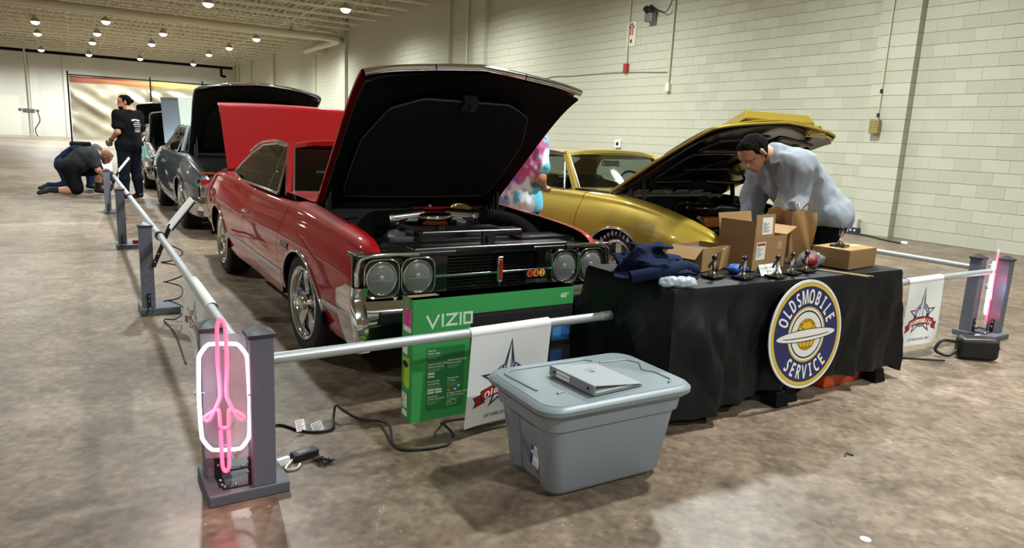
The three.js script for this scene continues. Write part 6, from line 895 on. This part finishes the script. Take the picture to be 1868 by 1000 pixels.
person('person in a navy shirt and blue jeans crouching behind the kneeling man', [-0.12, 0, -16.75], Math.PI / 2, 1.04, { ...crouch, el: [[0.26, 0.5, 0.2], [-0.3, 0.48, 0.1]], wr: [[0.2, 0.3, 0.3], [-0.3, 0.22, 0.12]], head: [0.02, 0.78, 0.5], an: [[0.13, 0.09, 0.37], [-0.12, 0.1, -0.3]], toe: [[0.14, 0.04, 0.53], [-0.12, 0.05, -0.44]] }, { shirt: fabric(0x151c33), trousers: fabric(0x1d2a44), hair: fabric(0x6d6a66), build: 1.08, cell: 0.016 });
// man leaning into the gold car
person('man in a grey long-sleeved shirt leaning into the engine bay of the gold car', [4.86, 0, -3.28], -1.83, 1.06, {
  fwd: [0, -0.3, 0.9], pelvis: [0, 0.94, 0.02], chest: [0, 1.16, 0.26], neck: [0, 1.31, 0.45], head: [0.02, 1.33, 0.62], look: [0.1, -0.72, 0.68], headUp: [0, 0.7, 0.7], sh: [[0.19, 1.24, 0.38], [-0.19, 1.24, 0.38]], el: [[0.23, 0.97, 0.42], [-0.2, 1.0, 0.42]], wr: [[0.17, 0.8, 0.55], [-0.1, 0.82, 0.5]], hand: [[0, -0.5, 0.8], [0, -0.5, 0.8]], palm: [[0, 0.8, 0.5], [0, 0.8, 0.5]],
  hip: [[0.1, 0.9, -0.01], [-0.1, 0.9, -0.01]], knee: [[0.12, 0.48, 0.04], [-0.12, 0.48, 0.06]], an: [[0.13, 0.085, -0.03], [-0.13, 0.085, 0.0]], toe: [[0.15, 0.04, 0.13], [-0.15, 0.04, 0.15]] },
  { shirt: fabric(0x8f969f), trousers: fabric(0x0d0d10), long: true, hair: fabric(0x090808), build: 1.1, cell: 0.011, amp: 0.034, sc: 12, hemY: 0.84, ease: 0.042, skin: skinMat });
// person in a tie-dyed shirt behind the red hood
person('person in a bright tie-dyed shirt standing between the red and gold cars', [3.28, 0, -5.15], 1.9, 0.97, {
  fwd: [0, 0, 1], pelvis: [0, 0.97, 0], chest: [0, 1.27, 0.0], neck: [0, 1.47, -0.01], head: [0, 1.63, 0.03], look: [0.1, -0.4, 1], sh: [[0.18, 1.41, 0], [-0.18, 1.41, 0]], el: [[0.27, 1.15, -0.02], [-0.27, 1.15, -0.02]], wr: [[0.18, 1.04, 0.2], [-0.16, 1.04, 0.2]], hand: [[-0.4, 0, 0.9], [0.4, 0, 0.9]],
  hip: [[0.095, 0.93, 0], [-0.095, 0.93, 0]], knee: [[0.12, 0.5, 0.02], [-0.12, 0.5, 0.03]], an: [[0.14, 0.085, -0.03], [-0.13, 0.085, -0.02]], toe: [[0.17, 0.04, 0.13], [-0.16, 0.04, 0.14]] },
  { shirt: mat(0xffffff, 0.9, 0, { vertexColors: true }), dye: true, ease: 0.036, hemY: 0.84, trousers: denim, hair: fabric(0x9a7a5c), build: 1.15, cell: 0.012 });
// ---------- far banner wall ----------
{
  const o = thing('banner_wall', 'long pale crumpled banner on a pole frame with an orange strip along its top', 'banner', [0, 0, -44.5]); o.scale.set(1.11, 1.11, 1);
  const tex = canvasTex(1024, 512, (g, w, h) => { g.fillStyle = '#bdb7a2'; g.fillRect(0, 0, w, h); const gr = g.createLinearGradient(0, 0, w, 0);['#8e4f3a', '#b06a48', '#d9a25a', '#e8cf8a', '#b5734e', '#7c3f38', '#5d3438'].forEach((c, i) => gr.addColorStop(i / 6, c)); g.fillStyle = gr; g.fillRect(0, 0, w, 52); let q = 5; const R = () => (q = (q * 16807) % 2147483647) / 2147483647; g.fillStyle = '#b9ad8c'; for (let i = 0; i < 120; i++) { g.globalAlpha = 0.25 + 0.3 * R(); g.fillRect(90 + R() * 220, 120 + R() * 260, 6 + R() * 26, 4 + R() * 12); } g.globalAlpha = 1; });
  obj('sheet', grid(120, 50, (u, v) => { const x = 0.08 + u * 11.4, y = 0.35 + v * 2.95 - 0.02 * Math.sin(u * 30); const f = 0.12 * Math.sin((x * 0.9 + y * 1.3) * 6) * n3(x * 1.1, y * 1.1, 3) + 0.3 * (n3(x * 2.2 - y * 1.3, y * 1.6 + x, 1) - 0.5); return [x, y, f * Math.sin(Math.PI * clamp(v * 1.05, 0, 1))]; }), mat(0xffffff, 0.6, 0, { map: tex }), o);
  for (const x of [0.02, 3.5, 5.9, 8.8, 11.5]) obj('pole', rod([x, 0, 0.15], [x, 3.5, 0.15], 0.035), C.matte, o);
  obj('top_rail', rod([0, 3.34, 0.1], [11.5, 3.34, 0.1], 0.03), C.matte, o);
  obj('foot_weight', rb(0.9, 0.22, 0.5, 0.08, [0.35, 0.11, 0.2]), C.matte, o);
  const m = thing('tool_case', 'small bright case with a pink handle on the floor behind the kneeling men', 'case', [0.5, 0, -18.2]); obj('body', rb(0.5, 0.3, 0.25, 0.03, [0, 0.15, 0]), mat(0x27304a, 0.5), m); obj('lid', rb(0.5, 0.03, 0.25, 0.01, [0, 0.4, -0.1], [1.0, 0, 0]), C.white, m); obj('handle', tor(0.06, 0.02, [-0.1, 0.45, 0.05]), mat(0xd0506e, 0.4), m);
}
renderer.render(scene, camera);
